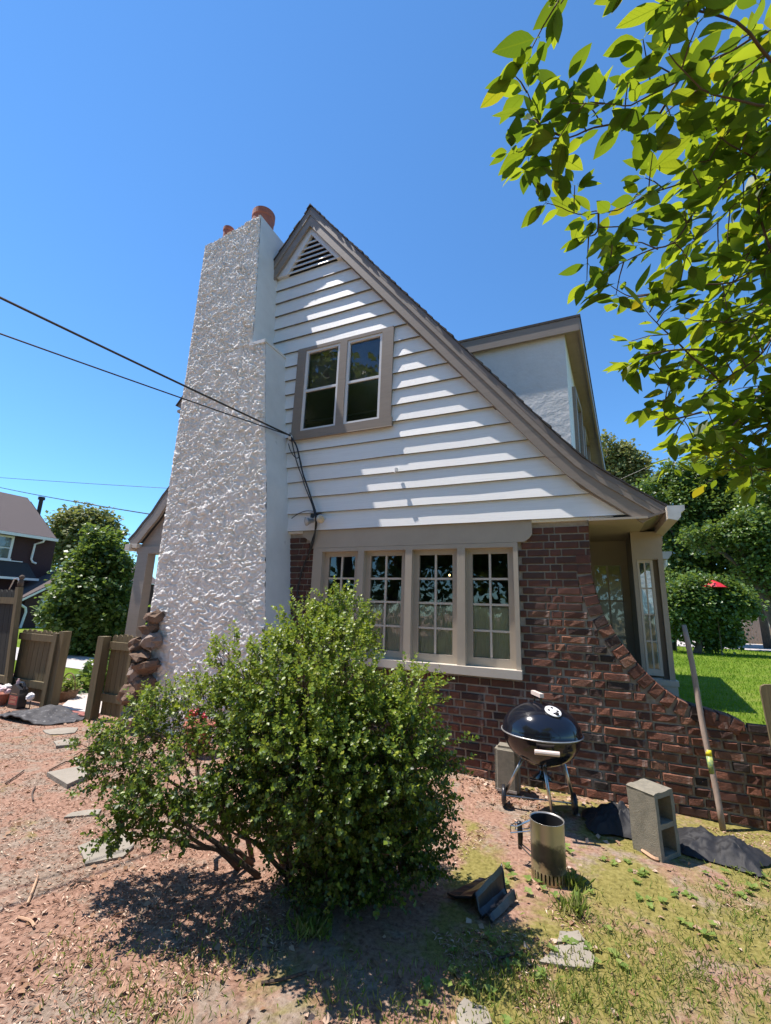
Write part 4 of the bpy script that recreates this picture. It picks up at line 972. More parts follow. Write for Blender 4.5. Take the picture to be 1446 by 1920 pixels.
# ------------------------------------------------------------------ crumpled black covers
def cloth(name, label, cx, cy, sx, sy, hgt, ang, seed, mat='black_cloth', cat='cover', fold=7, n=44):
    vs = []
    for j in range(n + 1):
        for i in range(n + 1):
            u, v = i / n * 2 - 1, j / n * 2 - 1
            rr = math.sqrt(u * u + v * v)
            wob = 1 + .22 * mnoise.noise(Vector((math.atan2(v, u) * 1.3, seed, 0)))
            k = max(abs(u), abs(v)); x = u * sx * wob * (.75 + .25 * k / max(rr, .01)); y = v * sy * wob
            f = abs(mnoise.noise(Vector((u * 1.1 + .5 * v, v * .8, seed)))) * 1.5
            r2 = 1 - abs(mnoise.noise(Vector((u * 2.2 - v * 1.8, v * 1.2 + u, seed + 4)))) * 2.6
            z = hgt * max(0, (1 - k ** 1.3)) * (.45 + .75 * f) + hgt * .16 * max(0, r2) * (1 - k ** 4) + .008 + .005 * mnoise.noise(Vector((u * 6, v * 6, seed)))
            th = math.atan2(v, u); cr_ = 1 - abs(mnoise.noise(Vector((math.cos(th) * 2.6, math.sin(th) * 2.6, seed + rr * .7)))) * 3
            z += hgt * .22 * max(0, cr_) * (1 - k ** 2) * min(1, rr * 2) + .012 * max(0, 1 - abs(mnoise.noise(Vector((u * 5 + v * 3, v * 2 - u, seed + 2)))) * 4) * (1 - k ** 6)
            c, s_ = math.cos(ang), math.sin(ang)
            vs.append((cx + x * c - y * s_ + .02 * mnoise.noise(Vector((u * 4, v * 4, seed + 7))), cy + x * s_ + y * c, max(z, .004)))
    b = MB(); b.add(vs, [(j*(n+1)+i, j*(n+1)+i+1, (j+1)*(n+1)+i+1, (j+1)*(n+1)+i) for j in range(n) for i in range(n)])
    return b.build(name, mat, smooth=True, label=label, cat=cat, group='crumpled black covers', fix=False)
cloth('grill_cover', 'crumpled black fabric cover between the grill and the concrete block', .13, -.42, .22, .19, .14, .2, 3)
cloth('grill_cover', 'crumpled black fabric cover right of the concrete block by the pole foot', .72, -.50, .26, .20, .11, -.25, 12)

# ------------------------------------------------------------------ folded black plastic tray under the bush edge
tr = thing('plastic_tray', 'folded black plastic sheet lying at the bush edge in front of the starter', 'plastic sheet', (-0.592, -1.763, -0.0))
P = lambda px, z: px
prof = [(-.20, .02), (-.12, .035), (-.03, .085), (.03, .12), (.055, .165), (.07, .13), (.085, .05), (.12, .012), (.15, .055), (.175, .062), (.20, .02)]
q0 = Vector(tr.location); ax = Vector((.42, .9, 0)).normalized(); cr = Vector((.9, -.42, 0)).normalized()
b = MB(); A = []
for k in range(9):
    t = k / 8; row = []
    for (u, z) in prof:
        p = q0 + (cr * u * (1 - .15 * t) + ax * (t * .34 - .16)) * .72 + Vector((0, 0, z * .75 * (.75 + .45 * t) + .006 * mnoise.noise(Vector((u * 9, t * 5, 2)))))
        row.append(p)
    A.append(row)
n = len(prof); b.add([p for r_ in A for p in r_], [(j*n+i, j*n+i+1, (j+1)*n+i+1, (j+1)*n+i) for j in range(8) for i in range(n-1)])
b.build('folded_sheet', 'black_plastic', tr, fix=False)
b = MB(); b.tube(A[0], .007, 6); b.tube(A[-1], .005, 6); b.build('rolled_edge', 'black_plastic', tr, smooth=True)

# ------------------------------------------------------------------ pole, posts
f0 = Vector((.84, -.10, 0)); f1 = Vector((0.781, 0.14, 1.469))
pole = thing('wooden_pole', 'long wooden tool pole with a yellow band leaning on the brick wing wall', 'pole', tuple(f0))
pts = [f0.lerp(f1, k / 10) + Vector((.004 * math.sin(k), 0, 0)) for k in range(11)]
b = MB(); b.tube(pts, [.021] * 10 + [.018], 12); b.build('shaft', 'wood_grey', pole, smooth=True)
dd = (f1 - f0)
b = MB(); b.tube([f0 + dd * .325, f0 + dd * .355], .0218, 12); b.build('yellow_band', 'yellow', pole, smooth=True)
b = MB(); b.tube([f0 + dd * .245, f0 + dd * .325], .0216, 12); b.build('sticker', 'green_sticker', pole, smooth=True)
ps = thing('fence_post', 'wooden fence board with a rounded top cut off by the right edge', 'fence post', (1.27, -.15, 0))
q = [(1.179, -0.1, 1.025),(1.419, -0.1, 1.041)]
x0_, zt_ = q[0][0], q[0][2]
bo = [(x0_ + .05, 0), (x0_ + .23, 0), (x0_ + .17, zt_ - .02), (x0_ + .15, zt_ + .02), (x0_ + .10, zt_ + .035), (x0_ + .03, zt_ + .03), (x0_ + .006, zt_ + .015), (x0_, zt_ - .02)]
b = MB(); b.prism_y(bo, -.12, -.09); b.build('picket', 'wood_green', ps)
b = MB(); b.prism_y([(x0_ + .30, 0), (x0_ + .40, 0), (x0_ + .38, zt_), (x0_ + .28, zt_)], -.10, -.0); b.build('post', 'wood_green', ps)
b = MB(); b.box((x0_ + .0, -.09, .12), (x0_ + .5, -.05, .2)); b.build('rail', 'wood_green', ps)

# ------------------------------------------------------------------ left fence and the two gate leaves
def picket(x, w, z0, z1, y, mat, parent, lean=0):
    b = MB(); c = w * .28
    b.prism_y([(x, z0), (x + w, z0), (x + w + lean, z1 - c), (x + w - c + lean, z1), (x + c + lean, z1), (x + lean, z1 - c)], y, y + .018); b.build('picket', mat, parent)
gl = thing('gate', 'low open wooden gate leaf with dog-eared pickets beside the tall fence', 'gate', (-7.3, -.42, 0), 'low picket gate panels')
for k in range(8): picket(-7.98 + k * .125, .115, .05, 1.03 + random.uniform(-.012, .012), -.38, 'wood_green', gl)
for z in (.28, .93): 
    b = MB(); b.box((-7.98, -.42, z - .05), (-6.99, -.38, z + .045)); b.build('rail', 'wood_green', gl)
b = MB(); b.box((-6.985, -.50, 0), (-6.90, -.40, 1.02)); b.box((-6.90, -.47, 0), (-6.80, -.36, 1.05)); b.build('post', 'wood_green', gl)
gr = thing('gate', 'low wooden gate leaf standing by the porch column left of the chimney', 'gate', (-5.6, -.42, 0), 'low picket gate panels')
for k in range(5): picket(-5.87 + k * .098, .092, .05, 1.06 + random.uniform(-.012, .012), -.38, 'wood_green', gr)
for z in (.27, .92):
    b = MB(); b.box((-5.86, -.42, z - .05), (-5.40, -.38, z + .045)); b.build('rail', 'wood_green', gr)
b = MB(); b.box((-6.0, -.50, 0), (-5.88, -.39, 1.03)); b.build('post', 'wood_green', gr)
b = MB(); b.box((-5.40, -.46, 0), (-5.345, -.39, 1.03)); b.build('post', 'wood_green', gr)
b = MB(); b.box((-5.343, -.45, 0), (-5.23, -.37, 1.04)); b.build('post', 'wood_shaded', gr)
tf = thing('fence', 'tall shaded wooden fence panel at the left edge of the yard', 'fence', (-9.0, -.45, 0))
for k in range(13): picket(-9.62 + k * .14, .132, .04, 1.62, -.46, 'wood_shaded', tf, -.26)
for z in (.3, 1.45):
    b = MB(); b.box((-9.85 + (1.6 - z) * .16, -.50, z - .05), (-8.1 + (1.6 - z) * .16, -.462, z + .05)); b.build('rail', 'wood_green', tf)
b = MB(); b.prism_y([(-7.84, 0), (-7.76, 0), (-8.03, 1.66), (-8.11, 1.66)], -.54, -.47); b.build('post', 'wood_green', tf)
orn = thing('garden_ornament', 'small grey ornament with a curved wire on the tall fence post', 'ornament', (-8.3, -.5, 1.66))
b = MB(); b.ball((-8.07, -.5, 1.72), .055, 10, 6, (.8, .8, 1.3), .08); b.ball((-8.07, -.5, 1.81), .04, 10, 6, (1, 1, 1), .05); b.build('figure', 'bark', orn, smooth=True)
b = MB(); b.tube([(-8.11, -.5, 1.72), (-8.18, -.5, 1.8), (-8.27, -.5, 1.79), (-8.32, -.5, 1.68), (-8.35, -.5, 1.62)], .010, 6); b.build('wire_arc', 'alu', orn)

# ------------------------------------------------------------------ path, mat, things by the gate
b = MB(); b.prism_z([(-6.72, -.40), (-6.02, -.30), (-6.25, .75), (-8.6, 2.6), (-9.4, 2.0)], -.05, .03); walk = b.build('walkway', 'paving', kind='structure')
for k in range(9):
    b = MB(); t = k / 9; p = Vector((-6.76, -.50, 0)).lerp(Vector((-5.95, -.38, 0)), t); b.box(p + Vector((0, -.075, -.03)), p + Vector((.084, .07, .028 + random.uniform(0, .006))), Matrix.Rotation(R(8), 3, 'Z')); b.build('brick', 'redbrick_edge', walk)
vs = []; n = 40
for j in range(25):
    for i in range(n + 1):
        u, v = i / n, j / 24
        wv = .5 + .5 * math.sin(math.pi * min(1, u * 1.15)) ** .5 if u < .87 else .5 + .5 * math.sin(math.pi * min(1, u * 1.15)) ** .5
        half = .24 * math.sqrt(max(0.0, 1 - (2 * u - 1) ** 4)) + .02
        x = -7.05 + u * 1.15; y = -.80 + u * .12 + (v - .5) * 2 * half
        arch = .095 * math.exp(-((u - .42) / .24) ** 2) * (.55 + .45 * v) + .012 * math.sin(u * 40 + v * 9) * .5 + .02 * mnoise.noise(Vector((u * 9, v * 7, 2)))
        vs.append((x, y, .012 + max(0, arch)))
b = MB(); b.add(vs, [(j*(n+1)+i, j*(n+1)+i+1, (j+1)*(n+1)+i+1, (j+1)*(n+1)+i) for j in range(24) for i in range(n)])
mat_o = b.build('rubber_mat', 'rubber', smooth=True, label='buckled black rubber door mat lying in front of the gate', cat='mat', fix=False)
sm = mat_o.modifiers.new('thickness', 'SOLIDIFY'); sm.thickness = .014
jg = thing('garden_jug', 'black plastic jug with a dark red label beside the gate post', 'jug', (-7.33, -.60, 0))
J = Vector(jg.location)
b = MB()
for z0, z1, w in ((0, .20, 1), ):
    pr = [(-.105, 0), (.105, 0), (.115, .02), (.115, .20), (.10, .25), (.05, .275), (-.06, .31), (-.095, .27), (-.115, .2), (-.115, .02)]
    b.prism_y([(J.x + x, z) for x, z in pr], J.y - .055, J.y + .055)
b.build('jug_body', 'black_plastic', jg)
b = MB(); b.tube([J + Vector((-.02, 0, .27)), J + Vector((.0, 0, .335)), J + Vector((.07, 0, .335)), J + Vector((.105, 0, .29)), J + Vector((.10, 0, .23))], .016, 8); b.build('handle', 'black_plastic', jg)
b = MB(); b.tube([J + Vector((-.07, 0, .29)), J + Vector((-.075, 0, .35))], .022, 10); b.tube([J + Vector((-.075, 0, .35)), J + Vector((-.075, 0, .375))], .012, 8); b.build('cap', 'pink', jg)
b = MB(); b.box(J + Vector((-.095, -.058, .05)), J + Vector((.095, -.0555, .165))); lb = b.build('label', 'label_red', jg)
b = MB()
for z, w in ((.19, .07), (.145, .06), (.125, .075), (.09, .06), (.075, .07)): b.box(J + Vector((-w, -.0595, z)), J + Vector((w, -.058, z + .006)))
b.build('label_stripes', 'tan', lb)
# print lines on the label are only darker bars in the photo
fp = thing('flower_pot', 'round clay pot of faded pink flowers left of the black jug', 'flower pot', (-7.72, -.62, 0))
b = MB(); b.lathe([(.07, 0), (.10, .13), (.108, .15), (.095, .15), (.06, .1)], (-7.72, -.62, 0), 18); b.build('pot', 'terracotta', fp, smooth=True)
for k in range(9):
    b = MB(); a = k * 2.4; rr = .03 * math.sqrt(k) ; b.ball((-7.72 + rr * math.cos(a) * 1.3, -.62 + rr * math.sin(a), .18 + random.uniform(0, .06)), .045, 8, 5, (1, 1, .8), .25); b.build('flower', 'pink' if k % 3 else 'whitepetal', fp)
fs_ = thing('flower', 'single white flower head right of the black jug', 'flower', (-7.08, -.58, 0))
b = MB(); b.ball((-7.08, -.58, .17), .05, 9, 6, (1, 1, 1), .25); b.build('bloom', 'whitepetal', fs_)
b = MB(); b.tube([(-7.08, -.57, 0), (-7.075, -.57, .15)], .007, 5); b.build('stem', 'twig', fs_)
bk = thing('plant_basket', 'brown wicker basket with a hoop handle and yellow-green plant by the path', 'basket', (-7.33, .05, 0))
K = Vector(bk.location)
b = MB(); b.lathe([(.12, 0), (.155, .13), (.165, .14), (.145, .14), (.11, .03)], tuple(K), 20); b.build('basket_body', 'wicker', bk)
b = MB(); b.tube([K + Vector((.15 * math.cos(a), .02 * math.cos(a), .13 + .26 * math.sin(a))) for a in np.linspace(0, math.pi, 15)], .009, 6); b.build('hoop_handle', 'wicker', bk)
N = 260
pos = np.array(K) + np.stack([rng.normal(0, .075, N), rng.normal(0, .07, N), .14 + np.abs(rng.normal(0, .07, N))], 1)
dr = np.stack([rng.normal(0, 1, N), rng.normal(0, 1, N), rng.uniform(.2, 1.4, N)], 1)
leaf_cloud('foliage', pos, dr, np.tile([0, 0, 1.], (N, 1)) + rng.normal(0, .3, (N, 3)), rng.uniform(.04, .08, N), 'weed', bk, .8, kind='stuff')
tb = MB(); tb.box((-8.15, -.72, 0), (-7.85, -.52, .05), Matrix.Rotation(.2, 3, 'Y')); tb.box((-8.2, -.6, .03), (-7.95, -.45, .1), Matrix.Rotation(-.3, 3, 'Y'))
tb.build('tool_box', 'black_plastic', label='dark flat box at the foot of the tall fence', cat='box')
# pots half hidden behind the bush
pt = thing('flower_pot', 'terracotta pot with red flowers behind the bush by the chimney foot', 'flower pot', (-3.75, -.75, 0))
b = MB(); b.lathe([(.10, 0), (.15, .24), (.165, .25), (.165, .29), (.14, .29), (.12, .2)], (-3.75, -.75, 0), 20); b.build('pot', 'terracotta', pt, smooth=True)
for k in range(5):
    b = MB(); b.ball((-3.75 + random.uniform(-.1, .1), -.75 + random.uniform(-.1, .1), .34 + random.uniform(0, .1)), .04, 8, 5, (1, 1, .8), .25); b.build('flower', 'red', pt)

# ------------------------------------------------------------------ stepping stones
STN = [[(-4.35, -1.842),(-4.263, -1.612),(-4.068, -1.636),(-3.968, -1.749),(-3.939, -1.916)], [(-5.823, -1.077),(-5.793, -0.921),(-5.614, -0.809),(-5.445, -0.948),(-5.574, -1.13)], [(-5.306, -1.252),(-5.22, -1.083),(-4.986, -1.169),(-5.096, -1.344)], [(-3.421, -2.237),(-3.448, -2.167),(-3.32, -2.038),(-3.256, -2.099)], [(-2.959, -2.427),(-2.927, -2.262),(-2.845, -2.154),(-2.664, -2.268),(-2.611, -2.376),(-2.725, -2.525)], [(-0.279, -2.078),(-0.221, -1.946),(-0.09, -1.857),(-0.051, -1.937),(-0.061, -2.016)], [(-0.213, -1.92),(-0.203, -1.837),(-0.121, -1.774),(-0.09, -1.841)], [(-0.544, -2.484),(-0.526, -2.417),(-0.442, -2.415),(-0.409, -2.478),(-0.508, -2.544)]]
SL = ['loose grey flagstone lying on the mulch at the far left', 'flat pale stepping stone nearest the rubber mat', 'small pale stepping stone left of the bush tip', 'buried stepping stone with only its edge showing in the dirt', 'big stepping stone half in the shadow of the bush', 'cracked flagstone in the grass below the chimney starter', 'broken corner piece beside the cracked flagstone in the grass', 'rounded grey stone at the bottom edge of the yard']
for q, lab in zip(STN, SL):
    c = Vector((sum(p[0] for p in q) / len(q), sum(p[1] for p in q) / len(q)))
    qq = []
    for i, p in enumerate(q):
        p2 = q[(i + 1) % len(q)]
        qq.append(p)
        m_ = ((p[0] + p2[0]) / 2, (p[1] + p2[1]) / 2); qq.append((m_[0] + random.uniform(-.012, .012), m_[1] + random.uniform(-.012, .012)))
    ar = sum(qq[i][0] * qq[(i+1) % len(qq)][1] - qq[(i+1) % len(qq)][0] * qq[i][1] for i in range(len(qq)))
    if ar < 0: qq = qq[::-1]
    up = .034 if 'loose' in lab else .011
    b = MB(); b.prism_z(qq, -.03, up, .004)
    o = b.build('stepping_stone', 'flag', label=lab, cat='stone', group='stepping stones')
# thin slip of stone and loose rubble bits
for k, (px, py_s, s_) in enumerate([(-2.312, -2.662, 0.04),(-4.288, -1.946, 0.05),(-2.837, -2.633, 0.045),(-0.242, -1.58, 0.03),(-0.924, -2.314, 0.035),(-2.55, 1.478, 0.03)]):
    pass


# ------------------------------------------------------------------ evergreen bush
LOB = [(-1.423, -2.255, 1.06, 0.347),(-1.591, -2.37, 1.031, 0.289),(-1.468, -1.902, 1.32, 0.214),(-1.511, -1.922, 1.523, 0.094),(-1.408, -1.95, 1.424, 0.13),(-1.665, -2.044, 1.331, 0.179),(-1.061, -2.146, 0.916, 0.216),(-0.95, -2.152, 0.774, 0.275),(-0.919, -1.847, 0.507, 0.159),(-0.707, -2.037, 0.756, 0.064),(-1.195, -2.185, 0.615, 0.349),(-1.07, -2.019, 0.325, 0.247),(-1.26, -2.151, 0.311, 0.229),(-1.399, -2.414, 0.823, 0.298),(-1.657, -2.473, 0.774, 0.231),(-1.972, -2.423, 0.913, 0.182),(-2.27, -2.445, 0.823, 0.175),(-2.348, -2.542, 0.705, 0.201),(-2.481, -2.625, 0.608, 0.142),(-2.642, -2.673, 0.693, 0.075),(-2.525, -2.479, 0.859, 0.08),(-1.891, -2.586, 0.615, 0.176),(-2.037, -2.674, 0.518, 0.134),(-2.151, -2.758, 0.465, 0.099),(-2.186, -2.808, 0.418, 0.075),(-1.697, -2.566, 0.522, 0.121),(-1.85, -2.662, 0.443, 0.081),(-1.693, -2.352, 0.528, 0.219),(-1.556, -2.241, 0.464, 0.188),(-1.831, -2.42, 1.157, 0.157),(-0.9, -2.103, 1.035, 0.15),(-1.258, -2.133, 0.119, 0.213),(-1.055, -2.001, 0.12, 0.202),(-1.445, -2.269, 0.244, 0.158),(-0.903, -1.882, 0.282, 0.153),(-1.128, -2.067, 0.012, 0.119),(-1.281, -2.38, 0.707, 0.301),(-1.17, -1.957, 0.442, 0.279)]
bush = thing('bush', 'wide dark evergreen bush with small glossy leaves in front of the chimney', 'bush', (-1.5, -2.05, 0))
stems = MB(); B0 = Vector((-1.5, -2.05, 0)); st_l = []
def limb(parent, a, c, r0, r1, seed, mat='twig', bend=.12, nm='stem'):
    a, c = Vector(a), Vector(c); n = 7; L = (c - a).length; P = []
    for k in range(n + 1):
        t = k / n; w = bend * L * math.sin(math.pi * t)
        P.append(a.lerp(c, t) + Vector((mnoise.noise(Vector((t * 3, seed, 0))), mnoise.noise(Vector((t * 3, seed, 5))), mnoise.noise(Vector((t * 3, seed, 9))) + .4)) * w)
    b = MB(); b.tube(P, [r0 + (r1 - r0) * k / n for k in range(n + 1)], 6); b.build(nm, mat, parent, smooth=True); return P
for i, (x, y, z, r) in enumerate(LOB):
    if r < .09: continue
    base = B0 + Vector((random.uniform(-.22, .22) + (-.45 if x < -2.0 else 0), random.uniform(-.12, .12), 0))
    limb(bush, base, (x, y, z - .1), .017, .004, i)
twb = MB()
def sprigs(lobes, dens, seed):
    r_ = np.random.default_rng(seed); P, Dv = [], []
    for (x, y, z, r) in lobes:
        n = int(dens * r * r)
        d = unit(r_.normal(0, 1, (n, 3))); rr = r * (.35 + .65 * r_.random(n) ** .45) * (1 + .16 * r_.normal(0, 1, n))
        p = np.array([x, y, z]) + d * rr[:, None]
        P.append(p); Dv.append(d + np.array([0, 0, .55]) + r_.normal(0, .35, (n, 3)))
    return np.concatenate(P), unit(np.concatenate(Dv))
sp, sdv = sprigs(LOB, 8000, 3)
keep = sp[:, 2] > .06
gap = np.array([mnoise.noise(Vector(p) * 6.5) + .5 * mnoise.noise(Vector(p) * 15) for p in sp]); keep &= gap > np.where(sp[:, 0] < -1.75, -.07, np.where(sp[:, 2] > .75, -.10, -.34))
sp, sdv = sp[keep], sdv[keep]
ns = len(sp); NL = 11
t = np.linspace(.1, 1, NL)[None, :] ; slen = rng.uniform(.05, .11, ns)[:, None]
along = sp[:, None, :] + sdv[:, None, :] * (t * slen)[:, :, None]
perp = unit(np.cross(sdv, rng.normal(0, 1, (ns, 3)))); perp2 = np.cross(sdv, perp)
ang = np.arange(NL)[None, :] * 2.4 + rng.uniform(0, 6, ns)[:, None]
ld = perp[:, None] * np.cos(ang)[..., None] + perp2[:, None] * np.sin(ang)[..., None] + sdv[:, None] * (.5 + .5 * t)[..., None]
up = sdv[:, None] * 1 + rng.normal(0, .45, (ns, NL, 3)) + np.array([0, 0, .5])
pos = along.reshape(-1, 3); ld = ld.reshape(-1, 3); up = up.reshape(-1, 3)
size = rng.uniform(.014, .028, len(pos))
young_or_lit = (np.repeat(sp[:, 2], NL) + .25 * np.repeat(sdv[:, 2], NL) + rng.normal(0, .18, len(pos))) > .98  # young sprigs, and the sunlit top of the bush put into leaf colour
young_or_lit |= (np.tile(t[0], ns) > .8) & (rng.random(len(pos)) < .16)
leaf_cloud('foliage', pos[~young_or_lit], ld[~young_or_lit], up[~young_or_lit], size[~young_or_lit], 'leaf_holly', bush, 1.0, kind='stuff')
leaf_cloud('young_lit_foliage', pos[young_or_lit], ld[young_or_lit], up[young_or_lit], size[young_or_lit], 'leaf_holly_tip_lit', bush, 1.0, kind='stuff')
# fine twigs carrying the sprigs
sel = rng.random(ns) < .35; q0 = sp[sel] - sdv[sel] * .09; q1 = sp[sel] + sdv[sel] * .05
u_ = unit(np.cross(sdv[sel], np.array([.3, .5, .8]))) * .0022
w_ = unit(np.cross(sdv[sel], u_)) * .0022
vt = np.stack([q0 + u_, q0 - u_ * .5 + w_, q0 - u_ * .5 - w_, q1 + u_ * .5, q1 - u_ * .3 + w_ * .5, q1 - u_ * .3 - w_ * .5], 1) - np.array(ORG['bush'])
link('twigs', np_mesh('twigs', vt, 6, [(0, 1, 4, 3), (1, 2, 5, 4), (2, 0, 3, 5)], 'twig'), bush, kind='stuff')

# ------------------------------------------------------------------ overhanging shrub, top right
vib = thing('overhanging_shrub', 'broad-leaved shrub branches hanging into the top right with sunlit green leaves', 'shrub', (2.6, -2.4, 0))
BRS = [[(0.842, -3.056, 3.352),(0.64, -3.175, 3.232),(0.491, -3.269, 3.11),(0.33, -3.343, 2.979),(0.271, -3.378, 2.92),(0.191, -3.42, 2.851),(0.128, -3.458, 2.846),(0.043, -3.505, 2.835)], [(0.33, -3.343, 2.979),(0.279, -3.318, 2.923),(0.213, -3.325, 2.92),(0.106, -3.357, 2.898),(0.038, -3.38, 2.867),(-0.031, -3.42, 2.853),(-0.085, -3.443, 2.802),(-0.115, -3.467, 2.798)], [(0.038, -3.38, 2.867),(-0.035, -3.431, 2.891),(-0.055, -3.464, 2.942),(-0.067, -3.487, 2.967)], [(0.895, -2.746, 2.879),(0.665, -2.971, 2.91),(0.609, -3.036, 2.888),(0.476, -3.164, 2.888),(0.422, -3.231, 2.922),(0.42, -3.265, 2.964)], [(1.023, -2.543, 3.205),(0.724, -2.761, 2.855),(0.621, -2.831, 2.721),(0.521, -2.895, 2.612),(0.344, -3.009, 2.567),(0.225, -3.072, 2.513),(0.164, -3.121, 2.506),(0.118, -3.161, 2.538)], [(0.655, -2.822, 2.745),(0.619, -2.87, 2.876),(0.619, -2.921, 2.99),(0.517, -2.993, 2.954),(0.419, -3.063, 2.921),(0.311, -3.117, 2.849),(0.21, -3.17, 2.786),(0.084, -3.231, 2.713),(0.009, -3.283, 2.74),(-0.035, -3.315, 2.74)], [(0.11, -3.215, 2.741),(0.104, -3.212, 2.675),(0.079, -3.22, 2.658)], [(0.58, -3.192, 3.19),(0.544, -3.175, 3.057),(0.52, -3.138, 2.954)], [(1.024, -2.38, 2.775),(0.749, -2.572, 2.592),(0.652, -2.642, 2.471),(0.584, -2.68, 2.406),(0.487, -2.74, 2.335),(0.418, -2.776, 2.264),(0.364, -2.802, 2.223),(0.306, -2.853, 2.231),(0.259, -2.884, 2.224),(0.229, -2.903, 2.201)], [(0.306, -2.853, 2.231),(0.305, -2.86, 2.259),(0.331, -2.855, 2.287)], [(0.699, -2.49, 2.396),(0.537, -2.574, 2.214),(0.548, -2.563, 2.142),(0.595, -2.53, 2.097),(0.646, -2.493, 2.04)], [(0.417, -2.744, 2.224),(0.312, -2.804, 2.184),(0.289, -2.829, 2.197)], [(0.672, -2.997, 3.031),(0.407, -3.137, 2.746),(0.307, -3.169, 2.6),(0.214, -3.221, 2.549),(0.125, -3.259, 2.493)], [(0.487, -2.74, 2.335),(0.35, -2.882, 2.43),(0.291, -2.941, 2.469),(0.25, -2.994, 2.515)], [(0.433, -2.841, 2.416),(0.326, -2.918, 2.394),(0.247, -2.968, 2.362),(0.223, -2.977, 2.352)], [(0.538, -3.357, 2.873),(0.441, -3.46, 2.883),(0.34, -3.541, 2.888),(0.257, -3.6, 2.882),(0.182, -3.645, 2.926)], [(0.556, -3.281, 2.826),(0.448, -3.358, 2.801),(0.344, -3.431, 2.813),(0.271, -3.502, 2.877)], [(1.027, -2.225, 2.383),(0.772, -2.373, 2.287),(0.662, -2.468, 2.241),(0.511, -2.552, 2.12),(0.434, -2.596, 2.114)], [(0.945, -2.595, 2.819),(0.69, -2.78, 2.64),(0.558, -2.85, 2.501),(0.453, -2.912, 2.466),(0.352, -2.98, 2.466)], [(1.099, -2.153, 2.681),(0.803, -2.345, 2.46),(0.69, -2.415, 2.351),(0.562, -2.523, 2.369),(0.465, -2.606, 2.436)], [(0.97, -2.688, 3.238),(0.705, -2.875, 3.05),(0.6, -2.937, 2.927),(0.511, -2.984, 2.819),(0.426, -3.033, 2.722),(0.358, -3.062, 2.669)], [(1.046, -2.463, 3.151),(0.729, -2.702, 2.942),(0.617, -2.765, 2.809),(0.509, -2.799, 2.614),(0.43, -2.836, 2.525)], [(1.12, -2.228, 3.021),(0.77, -2.493, 2.766),(0.643, -2.557, 2.564),(0.549, -2.618, 2.457),(0.468, -2.669, 2.423)], [(1.103, -2.168, 2.749),(0.754, -2.378, 2.501),(0.623, -2.46, 2.319),(0.491, -2.544, 2.235),(0.369, -2.604, 2.162)], [(1.076, -2.068, 2.296),(0.734, -2.307, 2.179),(0.617, -2.39, 2.119),(0.506, -2.477, 2.08)], [(0.918, -2.833, 3.272),(0.662, -3.01, 3.153),(0.547, -3.078, 3.037),(0.454, -3.121, 2.904),(0.373, -3.171, 2.865)], [(0.121, -3.634, 2.995),(0.049, -3.66, 2.967),(0.026, -3.663, 2.942)]]
trunk_pts = [(2.6, -2.4, 0), (2.45, -2.42, .8), (2.35, -2.5, 1.5), (2.2, -2.7, 2.1), (1.95, -2.9, 2.6)]
b = MB(); b.tube(trunk_pts, [.05, .045, .04, .035, .03], 8); b.build('trunk', 'bark', vib, smooth=True)
for q in BRS:
    r0 = .007 if q[0][0] > 1.2 else .004
    P = smooth_pts(q, 3)
    P = [p + Vector((mnoise.noise(p * 9), mnoise.noise(p * 9 + Vector((5, 0, 0))), mnoise.noise(p * 9 + Vector((0, 5, 0))))) * .012 for p in P]
    b = MB(); b.tube(P, [r0 * (1 - .78 * k / len(P)) for k in range(len(P))], 6); b.build('branch', 'twig', vib, smooth=True)
for e in (0, 3, 4, 8, 17, 18, 19):
    q = BRS[e][0]; b = MB(); b.tube(smooth_pts([(1.95 + .05 * e * .2, -2.9, 2.5), Vector((2.0, -2.9, 2.55)).lerp(Vector(q), .5) + Vector((0, 0, .08)), q], 5), [.014] * 5 + [.01] * 5 + [.007], 6); b.build('branch', 'twig', vib, smooth=True)
def big_leaf(v):
    rs_ = random.Random(v + 50); b = MB(); n = 6; vs = []
    fold = rs_.uniform(.05, .4); curl = rs_.uniform(-.32, .3); wd = rs_.uniform(.21, .27); tw = rs_.uniform(-.25, .25)
    wp = [.0, .62, .96, 1.0, .80, .45, .0]
    for k in range(n + 1):
        t = k / n; w = wd * wp[k] * (1 if k else 0) + .006
        zc = curl * t * t; rl = tw * t
        vs += [(-w, t, zc + w * (fold + rl)), (0, t, zc), (w, t, zc + w * (fold - rl))]
    fs = []
    for k in range(n): a = 3 * k; fs += [(a, a + 1, a + 4, a + 3), (a + 1, a + 2, a + 5, a + 4)]
    vs += [(-.012, -.14, -.02), (.012, -.14, -.02)]; m_ = len(vs); fs += [(m_ - 2, m_ - 1, 2, 0)]
    b.add(vs, fs); return b.mesh('leaf', M['leaf_vib_veined'], smooth=True)
LV = [big_leaf(v) for v in range(9)]
LP = []                                               # (position, direction, normal, length)
rs = random.Random(21)
def add_pair(p, t, L, n=2, term=False):
    t = Vector(t).normalized(); a = t.cross(Vector((rs.uniform(-.4, .4), rs.uniform(-.4, .4), 1))).normalized()
    for k in range(n):
        d = (a * (1 if k % 2 else -1) * rs.uniform(.6, 1.1) + t * rs.uniform(.3, 1.0) + Vector((rs.uniform(-.25, .25), rs.uniform(-.25, .25), rs.uniform(-.45, .25)))).normalized()
        LP.append((Vector(p), d, Vector((rs.uniform(-.55, .55), rs.uniform(-.55, .55), 1)).normalized(), L * rs.choice((.58, .74, .86, .98, 1.1, 1.35))))
CAMP = Vector((0, -4.5, 1.5))
